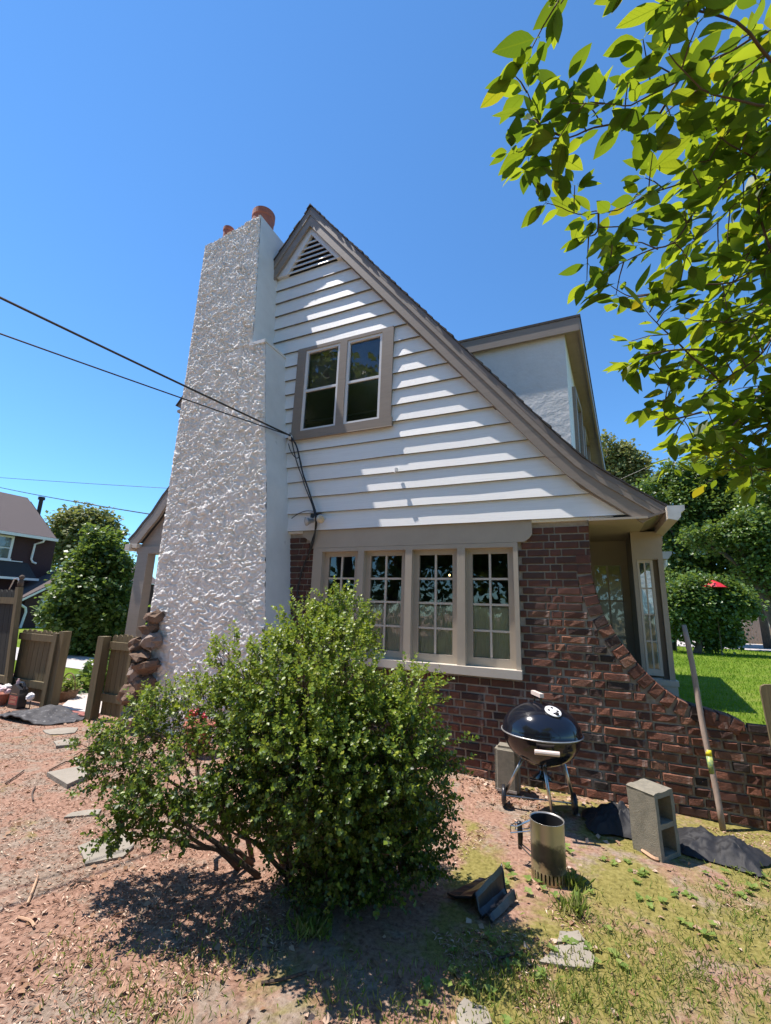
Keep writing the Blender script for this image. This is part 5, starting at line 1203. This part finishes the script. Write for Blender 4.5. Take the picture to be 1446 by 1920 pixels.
for q in BRS:
    P = smooth_pts(q, 4); tot = 0
    for i in range(1, len(P)):
        seg = (P[i] - P[i - 1]).length; tot += seg
        if tot > .042:
            tot = 0; f = i / len(P)
            add_pair(P[i], P[i] - P[i - 1], .094 - .03 * f, 2)
            for _k in range(2 if P[i].x > .62 else 1):
              if rs.random() < .85 * (1 - f * .4):          # a side twig with its own leaves
                  tt = (P[i] - P[i - 1]).normalized(); sd_ = tt.cross(Vector((rs.uniform(-1, 1), rs.uniform(-1, 1), rs.uniform(-1, 1)))).normalized()
                  e = P[i] + sd_ * rs.uniform(.05, .13) + tt * .04
                  b = MB(); b.tube([P[i], P[i].lerp(e, .5) + Vector((0, 0, .008)), e], [.0022, .0018, .0012], 5); b.build('twig', 'twig', vib)
                  add_pair(P[i].lerp(e, .6), e - P[i], .08, 2); add_pair(e, e - P[i], .074, 4)
    add_pair(P[-1], P[-1] - P[-2], .06, 5); 
def inframe(p):
    c = Vector((p - CAMP)); x = c.dot(Vector(RT)); y = c.dot(Vector(UP)); z = c.dot(Vector(FW))
    return z > .2 and abs(x / z) < 723 / 818 + .02 and abs(y / z) < 960 / 818 + .02
LP.sort(key=lambda l: (0 if inframe(l[0] + l[1] * l[3] * .5) else 1, -l[3] / (l[0] - CAMP).length))
rest = MB(); vo = Vector(ORG['overhanging_shrub'])
for k, (p, d, nn, L) in enumerate(LP):
    x = d.cross(nn).normalized(); n2 = x.cross(d)
    m4 = Matrix(((x.x, d.x, n2.x, 0), (x.y, d.y, n2.y, 0), (x.z, d.z, n2.z, 0), (0, 0, 0, 1)))
    if k < 296:
        o = link('leaf', LV[k % 9], vib); o.matrix_local = Matrix.Translation(p - vo + d * .012) @ m4 @ Matrix.Diagonal((L, L, L, 1))
    else:
        me = LV[k % 9]; mt = Matrix.Translation(p + d * .012) @ m4 @ Matrix.Diagonal((L, L, L, 1))
        rest.add([mt @ v.co for v in me.vertices], [tuple(f.vertices) for f in me.polygons])
if rest.v: rest.build('leaves', 'leaf_vib', vib, smooth=True, kind='stuff', fix=False)

# ------------------------------------------------------------------ trees
def tree(label, base, crown, n, leaf, mat, trunk_r, trunk_top=None, seed=1, name='tree', group='trees behind the yard', gapf=2.2, gapt=-.12, shell=.5, kindname='tree', inner=None):
    r_ = np.random.default_rng(seed)
    t = thing(name, label, kindname, base, group)
    tt = trunk_top or (sum(c[0] for c in crown) / len(crown), sum(c[1] for c in crown) / len(crown), min(c[2] for c in crown))
    b = MB(); P = [Vector(base).lerp(Vector(tt), k / 6) + Vector((mnoise.noise(Vector((k, seed, 0))), mnoise.noise(Vector((k, seed, 3))), 0)) * trunk_r * .9 * min(k, 2) for k in range(7)]
    b.tube(P, [trunk_r * (1.25 if k == 0 else 1 - .08 * k) for k in range(7)], 9); b.build('trunk', 'bark', t, smooth=True)
    for i, c in enumerate(crown[:9]):
        b = MB(); a = P[3 + i % 4]; e = Vector(c[:3]); mid = a.lerp(e, .5) + Vector((0, 0, c[3] * .15))
        b.tube([a, mid, e], [trunk_r * .42, trunk_r * .25, trunk_r * .08], 6); b.build('limb', 'bark', t, smooth=True)
    wts = np.array([c[3] ** 2 for c in crown]); wts = wts / wts.sum(); PP, DD = [], []
    for c, w in zip(crown, wts):
        m_ = int(n * w); d = unit(r_.normal(0, 1, (m_, 3))); rr = c[3] * (shell + (1 - shell) * r_.random(m_) ** .5)
        rr = rr * (1 + .09 * r_.normal(0, 1, m_)); sq = c[4] if len(c) > 4 else .85
        PP.append(np.array(c[:3]) + d * rr[:, None] * np.array([1, 1, sq])); DD.append(d)
    p = np.concatenate(PP); d = np.concatenate(DD); sc_ = gapf / max(c[3] for c in crown)
    g_ = np.array([mnoise.noise(Vector(q) * sc_ * 1.6) + .6 * mnoise.noise(Vector(q) * sc_ * 4) for q in p])
    k = g_ > gapt; p, d = p[k], d[k]
    p = p + r_.normal(0, leaf * .6, p.shape)
    p = np.repeat(p, 4, 0) + r_.normal(0, leaf * .9, (len(p) * 4, 3)); d = np.repeat(d, 4, 0)
    ldir = d + r_.normal(0, .8, p.shape) + np.array([0, 0, -.25]); up = d * .5 + np.array([0, 0, 1.0]) + r_.normal(0, .45, p.shape)
    leaf_cloud('crown', p, ldir, up, r_.uniform(.7, 1.35, len(p)) * leaf, mat, t, 1.25, kind='stuff'); return t
def crown_at(cx, cy, cz, R_, n, seed, sq=.8, small=.42):
    rs_ = random.Random(seed); out = [(cx, cy, cz, R_ * .62, sq)]
    for k in range(n):
        a = rs_.uniform(0, 6.28); e = rs_.uniform(-.55, 1.0); rr = R_ * rs_.uniform(.5, .72)
        out.append((cx + rr * math.cos(a) * math.cos(e), cy + rr * math.sin(a) * math.cos(e), cz + rr * math.sin(e) * sq, R_ * small * rs_.uniform(.7, 1.2), .85))
    return out
LT = lambda q: [tuple(c) for c in q]
tree('pale round tree rising behind the darker tree beside the neighbour house', (-39.1, 19.1, 0), LT([(-43.464, 21.479, 7.753, 2.16),(-44.591, 20.791, 8.459, 1.54),(-42.248, 21.835, 8.548, 1.64),(-43.374, 21.147, 9.254, 1.23),(-41.386, 22.529, 7.333, 1.33),(-45.399, 20.865, 6.681, 1.75),(-45.762, 20.269, 8.414, 0.72),(-42.179, 22.547, 5.805, 2.05),(-44.084, 21.823, 5.233, 2.31)]), 5200, .30, 'leaf_pale', .45, seed=4, gapt=-.05)
tree('dark leafy tree with slanting trunk just beyond the gate', (-13.478, 3.957, 0.0), LT([(-13.147, 3.908, 2.52, 0.72),(-12.895, 3.656, 1.728, 0.79),(-13.372, 3.442, 1.262, 0.64),(-12.613, 4.041, 1.146, 0.77),(-12.964, 3.836, 3.145, 0.38),(-13.025, 3.63, 0.689, 0.63),(-12.645, 4.441, 0.386, 0.53),(-13.547, 3.288, 1.107, 0.3),(-13.587, 3.212, 0.887, 0.21),(-12.674, 4.009, 0.257, 0.58),(-13.245, 3.672, 3.289, 0.25),(-12.712, 4.102, 2.537, 0.44),(-12.676, 4.271, 1.92, 0.44),(-13.615, 3.593, 2.022, 0.44)]), 10500, .105, 'leaf_tree', .13, (-13.028, 3.855, 0.683), seed=8, gapt=-.05)
tree('light green treetop farthest back beside the dormer', (4.2, 40, 0), LT([(4.016, 41.02, 16.052, 1.54),(3.222, 41.038, 14.525, 1.75),(4.862, 41.769, 14.587, 1.64),(4.091, 40.744, 17.303, 0.82),(5.187, 41.542, 16.097, 1.03),(2.874, 40.388, 16.508, 1.13),(5.709, 42.518, 13.122, 1.54),(3.102, 41.48, 12.523, 1.85),(2.731, 39.952, 18.0, 0.62)]), 5200, .28, 'leaf_pale', .5, seed=14, gapt=-.05)
tree('large dark tree filling the right background behind the eave', (8.2, 31, 0), LT([(6.071, 31.214, 9.412, 2.08),(4.732, 30.435, 10.098, 1.33),(8.47, 32.374, 9.135, 2.84),(10.604, 31.992, 10.05, 2.57),(6.707, 31.141, 6.336, 2.02),(9.028, 32.264, 6.068, 2.75),(10.71, 31.75, 6.681, 2.13),(5.438, 32.469, 7.734, 1.56),(7.566, 31.423, 11.311, 1.36),(6.205, 30.725, 11.628, 0.95),(9.339, 32.03, 12.116, 1.89),(6.358, 30.411, 4.103, 1.42),(8.905, 31.716, 3.51, 1.6),(10.888, 32.429, 4.275, 1.6),(5.784, 31.084, 4.875, 1.1)]), 21000, .2, 'leaf_tree', .45, seed=18, gapt=-.08)
tree('mid green tree at the right edge in front of the large dark tree', (9.9, 27, 0), LT([(9.008, 26.429, 6.849, 1.38),(9.808, 26.933, 6.285, 1.53),(8.032, 26.607, 6.609, 0.94),(9.962, 27.518, 4.212, 1.53),(10.986, 27.696, 9.906, 1.59),(9.021, 26.951, 4.77, 1.1),(7.01, 26.769, 6.355, 0.89),(6.149, 26.347, 6.477, 0.57),(10.35, 27.643, 8.955, 1.43)]), 8500, .17, 'leaf_tree', .3, seed=24, gapt=-.02)
tree('low spreading dark shrub tree standing on the lawn beside the driveway', (4.721, 21.173, 0.03), LT([(4.778, 21.106, 2.393, 1.03),(5.708, 21.551, 2.304, 1.13),(4.911, 21.103, 2.648, 0.77),(6.43, 21.792, 2.656, 0.67),(4.06, 20.848, 2.116, 0.87),(4.359, 21.198, 1.254, 0.72),(6.653, 21.941, 2.464, 0.82),(4.091, 20.737, 2.616, 0.67),(5.187, 21.535, 1.41, 0.87),(5.991, 21.956, 1.191, 0.77),(4.824, 20.94, 3.143, 0.62),(5.753, 21.385, 3.054, 0.72),(7.106, 22.205, 2.232, 0.46),(4.491, 21.195, 1.509, 0.56),(6.32, 22.195, 0.83, 0.41),(5.368, 21.833, 0.544, 0.46)]), 11500, .13, 'leaf_tree', .16, (5.155, 21.459, 1.659), seed=31, gapt=-.14)
# unseen trees behind the photographer, mirrored in the panes; three added to darken them
tree('tall tree behind the photographer, mirrored in the upper panes', (-12, -16, 0), crown_at(-12, -16, 11.5, 6.5, 12, 3), 3600, .36, 'leaf_light', .4, seed=41, group='trees behind the photographer', gapt=-.25)
tree('second tree behind the photographer, added to darken the lower panes', (-4, -19, 0), crown_at(-4, -19, 6.5, 5.6, 12, 5), 3200, .34, 'leaf_tree', .35, seed=43, group='trees behind the photographer', gapt=-.25)
tree('third tree behind the photographer, added to darken the lower panes', (-11, -20, 0), crown_at(-11, -20, 6.5, 5.6, 12, 6), 3000, .36, 'leaf_tree', .35, seed=44, group='trees behind the photographer', gapt=-.25)
tree('fourth tree behind the photographer, added to darken the bay panes', (4.5, -18, 0), crown_at(4.5, -18, 6.5, 5.6, 12, 7), 3000, .36, 'leaf_tree', .35, seed=45, group='trees behind the photographer', gapt=-.25)
hg = thing('hedge', 'long unseen hedge behind the photographer, added to darken the panes', 'hedge', (-6, -14, 0))  # added out of view to keep bright sky out of the lower panes
n = 9000; p = np.stack([rng.uniform(-24, 12, n), -14 + rng.normal(0, .5, n), 3.4 * rng.random(n) ** .8], 1)
leaf_cloud('foliage', p, rng.normal(0, 1, (n, 3)) + np.array([0, .6, .3]), rng.normal(0, 1, (n, 3)), rng.uniform(.14, .28, n), 'leaf_tree', hg, 1.3, kind='stuff')
for k in range(18):
    b = MB(); b.tube([(-23.5 + 2 * k, -14, 0), (-23.5 + 2 * k, -14, 2.6)], [.07, .03], 6); b.build('stem', 'bark', hg)
# low planting by the path
def plantlet(loc, r, n, leaf, mat, label, name='garden_plant', group='low planting by the gate'):
    t = thing(name, label, 'plant', loc, group); K = np.array(loc)
    d = unit(rng.normal(0, 1, (n, 3))); d[:, 2] = np.abs(d[:, 2])
    p = K + d * (r * rng.random(n) ** .5)[:, None] * np.array([1, 1, 1.1])
    leaf_cloud('foliage', p, d + rng.normal(0, .5, (n, 3)), np.tile([0, 0, 1.], (n, 1)) + rng.normal(0, .3, (n, 3)), rng.uniform(.6, 1.3, n) * leaf, mat, t, 1.2, kind='stuff')
    b = MB(); b.tube([loc, (loc[0], loc[1], loc[2] + r * .7)], .012, 5); b.build('stem', 'twig', t)
plantlet((-7.6, .75, 0), .42, 420, .12, 'leaf_tree', 'dark low plant behind the hoop basket')
plantlet((-8.6, 1.7, 0), .55, 520, .12, 'leaf_tree', 'dark leafy shrub under the slanting tree')
plantlet((-7.2, 1.5, 0), .35, 320, .10, 'leaf_tree', 'small dark plant on the right of the walkway')

# ------------------------------------------------------------------ neighbour house
nb = thing('neighbour_house', 'dark maroon two-storey house with brown shingle roof at the left edge', 'house', (-28, 10.6, 0))
nb.rotation_euler = (0, 0, R(90)); ORG['neighbour_house'] = (0, 0, 0)
b = MB(); b.box((-12, 0, 0), (.1, 7, 4.95)); b.build('wall', 'dark_wall', nb)
b = MB(); b.add([(.1, 0, 4.95), (.1, 7, 4.95), (.1, 3.5, 7.45)], [(0, 1, 2)]); b.build('gable', 'dark_wall', nb, fix=False)
b = MB(); b.add([(-12, -.40, 4.78), (-.12, -.40, 4.78), (-.12, 3.5, 7.5), (-12, 3.5, 7.5), (-12, 7.4, 4.78), (-.12, 7.4, 4.78),
                 (-12, -.40, 4.90), (-.12, -.40, 4.90), (-.12, 3.5, 7.63), (-12, 3.5, 7.63), (-12, 7.4, 4.90), (-.12, 7.4, 4.90)],
                [(0,1,2,3),(3,2,5,4),(6,9,8,7),(9,10,11,8),(0,6,7,1),(1,7,8,2),(2,8,11,5)]); rf = b.build('roof', 'roof_nb', nb)
b = MB(); b.tube([(.05, 2.3, 6.4), (.05, 2.3, 7.45)], .11, 10); b.tube([(.05, 2.3, 7.45), (.05, 2.3, 7.62)], .18, 10); b.build('vent_pipe', 'dark_skirt', rf)
b = MB(); b.box((-12, -.53, 4.72), (-.08, -.40, 4.87)); b.build('gutter', 'white', nb)
b = MB(); b.tube([(-.75, -.45, 4.72), (-.78, -.40, 4.60), (-.98, -.08, 4.45), (-1.0, -.06, 3.6), (-.9, -.06, 3.45), (-.72, -.06, 3.4)], .055, 8); b.build('downspout', 'white', nb)
for x in (-3.25, -6.4):
    za, zb = 3.52, 4.62
    b = MB(); b.box((x - .12, -.05, za), (x, .03, zb + .1)); b.box((x + 1.15, -.05, za), (x + 1.27, .03, zb + .1)); b.box((x, -.049, zb), (x + 1.15, .03, zb + .1)); b.box((x - .16, -.08, za - .1), (x + 1.31, .03, za)); wn_ = b.build('window', 'white', nb)
    b = MB(); b.add([(x, -.012, za), (x + 1.15, -.012, za), (x + 1.15, -.012, zb), (x, -.012, zb)], [(0,1,2,3)]); b.build('blind', 'blind', wn_, fix=False)
    b = MB(); b.add([(x, -.03, za), (x + 1.15, -.03, za), (x + 1.15, -.03, zb), (x, -.03, zb)], [(0,1,2,3)]); b.build('pane', 'glass', wn_, fix=False)
    b = MB(); b.box((x, -.045, 4.04), (x + 1.15, -.02, 4.09)); b.build('meeting_rail', 'white', wn_)
b = MB(); b.add([(-12, -.02, 3.38), (-1.1, -.02, 3.38), (-.9, -.75, 2.55), (-12, -.75, 2.55), (-12, -.02, 2.5), (-.9, -.02, 2.5)], [(0,1,2,3),(3,2,5,4),(1,5,2)]); b.build('skirt_roof', 'dark_skirt', nb)
b = MB(); b.box((-12, -.02, 3.385), (-1.4, -.09, 3.43)); b.build('ledge', 'white', nb)
b = MB(); b.box((-12, -.9, 2.42), (-.85, -.76, 2.54)); b.build('gutter', 'white', nb)
b = MB(); b.prism_y([(-1.85, 0), (2.6, 0), (2.6, 1.35), (.4, 2.8), (-1.85, 1.45)], -2.0, -.01); b.build('garage_wing', 'dark_wall', nb)
b = MB(); b.prism_y([(-2.15, 1.36), (.4, 3.02), (2.9, 1.36), (2.9, 1.50), (.4, 3.18), (-2.15, 1.50)], -2.3, -.02); b.build('wing_roof', 'roof_nb', nb)
b = MB(); b.prism_y([(-2.16, 1.33), (.4, 2.99), (.4, 3.10), (-2.16, 1.44)], -2.33, -2.301); b.build('rake_board', 'white', nb)
b = MB(); b.box((-2.75, -2.2, 1.36), (-2.16, -.5, 1.50)); b.build('gutter', 'white', nb)
b = MB(); b.tube([(-2.2, -2.2, 1.4), (-2.15, -2.15, 1.2), (-1.8, -2.06, 1.0), (-1.75, -2.06, .8), (-1.85, -2.06, 0)], .06, 8); b.build('downspout', 'white', nb)
b = MB(); b.box((-1.15, -2.05, 0), (1.6, -1.99, 1.45)); gd = b.build('garage_door', 'white', nb)
for k in range(4):
    b = MB(); b.box((-1.1, -2.065, .03 + k * .355), (1.55, -2.052, .36 + k * .355)); b.build('door_panel', 'white', gd)
sh2 = thing('shed', 'small far shed with a pinkish brown roof between the neighbour house and the trees', 'shed', (-34, 17, 0))
b = MB(); b.box((-35.5, 15, 0), (-31, 20, 2.9)); b.build('wall', 'dark_wall', sh2)
b = MB(); b.add([(-30.7, 14.7, 2.9), (-30.7, 20.3, 2.9), (-33, 20.3, 4.3), (-33, 14.7, 4.3), (-35.8, 20.3, 2.9), (-35.8, 14.7, 2.9)], [(0,1,2,3),(3,2,4,5)]); b.build('roof', 'roof_nb', sh2)

# ------------------------------------------------------------------ right background
gz = thing('garage', 'pale far garage half hidden by the shrub tree on the right', 'garage', (8, 40, 0))
b = MB(); b.box((3.5, 38.5, .05), (10.2, 44, 2.9)); b.build('wall', 'white', gz)
b = MB(); b.add([(3.2, 38.2, 2.9), (10.5, 38.2, 2.9), (10.5, 41, 4.6), (3.2, 41, 4.6), (3.2, 44.3, 2.9), (10.5, 44.3, 2.9)], [(0,1,2,3),(3,2,5,4)]); b.build('roof', 'roof_nb', gz)
b = MB(); b.box((7.6, 38.46, .3), (9.6, 38.49, 2.3)); b.build('garage_door', 'stucco_smooth', gz)
bf = thing('fence', 'grey board fence at the far side of the driveway', 'fence', (13, 38.2, 0))
for k in range(32):
    b = MB(); h_ = 3.3 + random.uniform(-.06, .06); b.box((10.9 + k * .17, 38.2, .05), (11.05 + k * .17, 38.24, h_)); b.build('board', 'wood_grey', bf)
for z in (.6, 2.3):
    b = MB(); b.box((10.9, 38.25, z), (16.3, 38.31, z + .12)); b.build('rail', 'wood_grey', bf)
tn = thing('leaning_board', 'tan sheets of board leaning on the far grey fence', 'board', (13.444, 44.812, 0.05))
K = Vector(tn.location)
b = MB(); b.box(K + Vector((-.65, -.1, 0)), K + Vector((.6, -.02, 1.75)), Matrix.Rotation(-.08, 3, 'X')); b.build('sheet', 'tan', tn)
b = MB(); b.box(K + Vector((-.3, -.3, 0)), K + Vector((.75, -.2, 1.25)), Matrix.Rotation(-.1, 3, 'X')); b.build('sheet', 'tan', tn)
b = MB(); b.ball(K + Vector((-1.3, -.4, .25)), .28, 8, 5, (1, 1, .9), .2); b.build('sack', 'whitepetal', label='small pale sack on the ground left of the tan boards', cat='sack')
tb2 = thing('bin', 'dark upright bin beside the bay at the driveway edge', 'bin', (3.844, 22.346, 0.03))
K = Vector(tb2.location)
b = MB(); b.lathe([(.26, 0), (.30, .85), (.32, .87), (.32, .92), (.02, .96)], tuple(K), 16); b.build('bin_body', 'black_plastic', tb2)
b = MB(); b.lathe([(.33, .9), (.33, .95), (.02, 1.0)], tuple(K), 16); b.build('lid', 'black_plastic', tb2)
um = thing('garden_parasol', 'small red parasol showing through the leaves on the right', 'parasol', (5.578, 20.721, 0.03))
K = Vector(um.location); zt = 3.235
b = MB(); b.lathe([(.02, .35), (.30, .22), (.55, .02), (.53, .0), (.3, .18), (.02, .3)], (K.x, K.y, zt - .15), 8); b.build('canopy', 'red', um)
b = MB(); b.tube([K, (K.x, K.y, zt + .22)], .022, 8); b.build('pole', 'bark', um)
up_ = thing('utility_pole', 'grey wooden pole at the right edge by the far fence', 'pole', (10.201, 30.883, 0.03))
K = Vector(up_.location)
b = MB(); b.tube([K, K + Vector((-.05, 0, 3.2)), K + Vector((-.12, 0, 6.5))], [.22, .2, .17], 10); b.build('shaft', 'bark', up_, smooth=True)

# ------------------------------------------------------------------ ground litter, weeds, grass
def scatter(n, rmax, seed, a0=-1.22, a1=.36, rmin=1.5, pw=1.0):
    r_ = np.random.default_rng(seed)
    r = rmin + (rmax - rmin) * r_.random(n) ** pw; a = r_.uniform(a0, a1, n)
    x = r * np.sin(a); y = -4.5 + r * np.cos(a)
    k = (y < -.02) & (x < 1.3) | (y < .03) & (x < .2); k &= ~((x > -6.7) & (x < -5.9) & (y > -.5)); 
    x, y = x[k], y[k]; z = np.array([ground_h(p, q) for p, q in zip(x, y)])
    return np.stack([x, y, z], 1), r_
p, r_ = scatter(100000, 8.5, 1, pw=1.1)
nz = np.array([mnoise.noise(Vector((q[0] * 1.4, q[1] * 1.4, 4))) + .5 * mnoise.noise(Vector((q[0] * 4, q[1] * 4, 9))) for q in p])
east = np.clip((p[:, 0] + 1.3) * .28 - (p[:, 1] + 1.2) * .1, -.2, .42)
k = nz > -.05 + east * 1.0 - .15 * (p[:, 0] < -2) ; p = p[k]; n = len(p)
a = r_.uniform(0, 6.28, n); d = np.stack([np.cos(a), np.sin(a), r_.normal(0, .16, n)], 1)
leaf_cloud('mulch', p + np.array([0, 0, .004]), d, np.tile([0, 0, 1.], (n, 1)) + r_.normal(0, .35, (n, 3)), r_.uniform(.010, .036, n), 'chip', None, .24, kind='stuff')
p, r_ = scatter(1500, 7.5, 2, pw=1.1); n = len(p)
wall_side = r_.random(260); pe = np.stack([r_.uniform(-1.2, .3, 260), -.02 - .5 * wall_side ** 1.6, np.full(260, .01)], 1)
p = np.concatenate([p, pe]); n = len(p); a = r_.uniform(0, 6.28, n)
leaf_cloud('dry_leaves', p + np.array([0, 0, .006]), np.stack([np.cos(a), np.sin(a), r_.normal(.1, .25, n)], 1), np.tile([0, 0, 1.], (n, 1)) + r_.normal(0, .5, (n, 3)), r_.uniform(.016, .048, n), 'dry', None, .9, kind='stuff')
# grass tufts
cent = np.array([(-0.202, -2.259, 0.0),(-0.318, -2.318, 0.0),(-0.168, -2.127, 0.0),(-0.499, -2.264, 0.0),(-0.423, -2.315, 0.0),(-0.086, -2.115, 0.0),(0.01, -2.179, 0.0),(0.109, -2.102, 0.0),(-0.291, -2.189, 0.0),(0.297, -1.95, 0.0),(0.707, -1.133, 0.0),(0.82, -0.802, 0.0),(0.613, -1.132, 0.0),(0.727, -1.307, 0.0),(0.578, -1.466, -0.0),(-0.111, -1.56, -0.0),(-0.168, -1.381, 0.0),(-0.148, -1.627, -0.0),(-1.301, -2.376, 0.0),(-1.258, -2.373, 0.0),(-1.562, -2.972, 0.0),(-1.779, -2.945, 0.0),(-2.057, -2.963, 0.0),(-1.562, -2.642, 0.0),(-1.5, -2.574, 0.0),(-1.524, -3.003, 0.0),(0.024, -1.899, 0.0),(0.145, -1.728, 0.0),(0.235, -1.859, 0.0),(-0.181, -2.301, 0.0),(-0.049, -2.261, 0.0),(0.532, -1.802, 0.0),(0.566, -1.872, 0.0),(-0.547, -2.511, 0.0),(-0.711, -2.593, 0.0),(-0.828, -2.628, 0.0),(-0.948, -2.662, 0.0),(0.353, -2.032, 0.0),(0.363, -1.69, 0.0)])
BW = []; per = 150
P_, D_, S_ = [], [], []
for i, c in enumerate(cent):
    m_ = per if i not in (16, 17, 18, 19) else 110
    sp_ = .13 if i not in (16, 17, 18, 19) else .035
    q = c + np.stack([rng.normal(0, sp_, m_), rng.normal(0, sp_, m_), np.zeros(m_)], 1); P_.append(q)
    D_.append(np.stack([rng.normal(0, .55, m_), rng.normal(0, .55, m_), np.ones(m_)], 1)); S_.append(rng.uniform(.018, .045, m_) * (1 if i not in (16, 17, 18, 19) else 2.0))
p2, r_ = scatter(5200, 6.0, 5, a0=-.5, pw=.9); nz = np.array([mnoise.noise(Vector((q[0] * 2.2, q[1] * 2.2, 14))) for q in p2]); k = nz + np.clip(p2[:, 0] * .15 - (p2[:, 1] + 1.6) * .12, -.3, .3) > .10
P_.append(p2[k]); m_ = k.sum(); D_.append(np.stack([rng.normal(0, .8, m_), rng.normal(0, .8, m_), np.ones(m_)], 1)); S_.append(rng.uniform(.012, .03, m_))
P_, D_, S_ = np.concatenate(P_), np.concatenate(D_), np.concatenate(S_)
leaf_cloud('grass', P_, D_, rng.normal(0, 1, P_.shape), S_, 'grass', None, .16, kind='stuff')
# broad-leaved weeds
P_, D_, S_ = [], [], []
wc = np.array([(-0.345, -1.358, -0.0),(-0.403, -1.505, 0.0),(-0.19, -1.552, -0.0),(-0.141, -1.339, 0.0),(-0.48, -1.489, 0.0),(0.67, -0.996, 0.0),(0.779, -0.762, 0.0),(0.778, -1.046, 0.0),(-0.063, -1.909, 0.0),(-0.303, -2.066, 0.0),(-0.459, -2.112, 0.0),(0.281, -1.356, 0.0),(0.209, -1.064, 0.0),(0.069, -1.011, 0.0),(-0.527, -2.339, 0.0),(-0.623, -2.472, 0.0),(0.458, -1.528, 0.0),(-0.21, -1.021, 0.0),(0.423, -1.232, 0.0)])
for c in wc:
    for j in range(rng.integers(4, 9)):
        q = c + np.array([rng.normal(0, .075), rng.normal(0, .06), .012]); m_ = rng.integers(4, 7)
        a = np.arange(m_) * 6.28 / m_ + rng.uniform(0, 6); P_.append(np.tile(q, (m_, 1))); D_.append(np.stack([np.cos(a), np.sin(a), rng.uniform(.1, .6, m_)], 1)); S_.append(rng.uniform(.018, .038, m_))
P_, D_, S_ = np.concatenate(P_), np.concatenate(D_), np.concatenate(S_)
leaf_cloud('weeds', P_, D_, np.tile([0, 0, 1.], (len(P_), 1)) + rng.normal(0, .2, P_.shape), S_, 'weed', None, .9, kind='stuff')
# lawn beyond the wing wall
n = 26000; u = rng.random(n) ** 1.6; y = .8 + u * 26; x = .9 + rng.random(n) * (2.5 + y * .36)
leaf_cloud('lawn_grass', np.stack([x, y, np.full(n, .03)], 1), np.stack([rng.normal(0, .5, n), rng.normal(0, .5, n), np.ones(n)], 1), rng.normal(0, 1, (n, 3)), .04 + .05 * u + rng.uniform(0, .02, n), 'lawn_blade', None, .22, kind='stuff')
# twigs one can pick out
TW = [[(-4.436, -1.774, 0.0),(-4.526, -1.587, 0.0),(-4.501, -1.573, 0.0)], [(-4.442, -2.1, 0.0),(-4.523, -1.985, 0.0),(-4.629, -1.871, 0.0)], [(-2.61, -2.882, 0.0),(-2.728, -2.792, 0.0),(-2.818, -2.724, 0.0)], [(-2.549, -2.953, 0.0),(-2.472, -2.941, 0.0),(-2.417, -2.952, 0.0)], [(-2.565, -2.707, 0.0),(-2.563, -2.654, 0.0),(-2.51, -2.636, 0.0)], [(0.253, -0.772, 0.0),(0.304, -0.851, 0.0),(0.332, -0.856, 0.0)], [(-0.479, -2.196, 0.0),(-0.432, -2.133, 0.0),(-0.36, -2.068, 0.0)], [(-3.876, -2.193, 0.0),(-4.037, -2.116, 0.0),(-4.149, -2.035, 0.0)], [(-1.302, -2.703, 0.0),(-1.233, -2.653, 0.0),(-1.16, -2.585, 0.0)]]
TL = ['thin straight twig beside the loose flagstone', 'short dark twig at the far left on the mulch', 'pale bent twig on the left edge of the yard', 'small crooked twig below the pale bent one', 'short twig near the edge of the bush shadow', 'pale wood splinter at the foot of the holed block', 'thin twig in the grass left of the cracked flagstone', 'tiny upright twig above the left dirt patch', 'thin twig lying in the sun below the bush shadow']
for q, lab in zip(TW, TL):
    P = [Vector(p) + Vector((0, 0, .012 + ground_h(p[0], p[1]))) for p in q]
    b = MB(); b.tube(smooth_pts(P, 3), .006 if 'splinter' not in lab else .012, 5); b.build('twig', 'tan' if 'splinter' in lab or 'pale' in lab else 'twig', label=lab, cat='twig', group='loose twigs on the ground')
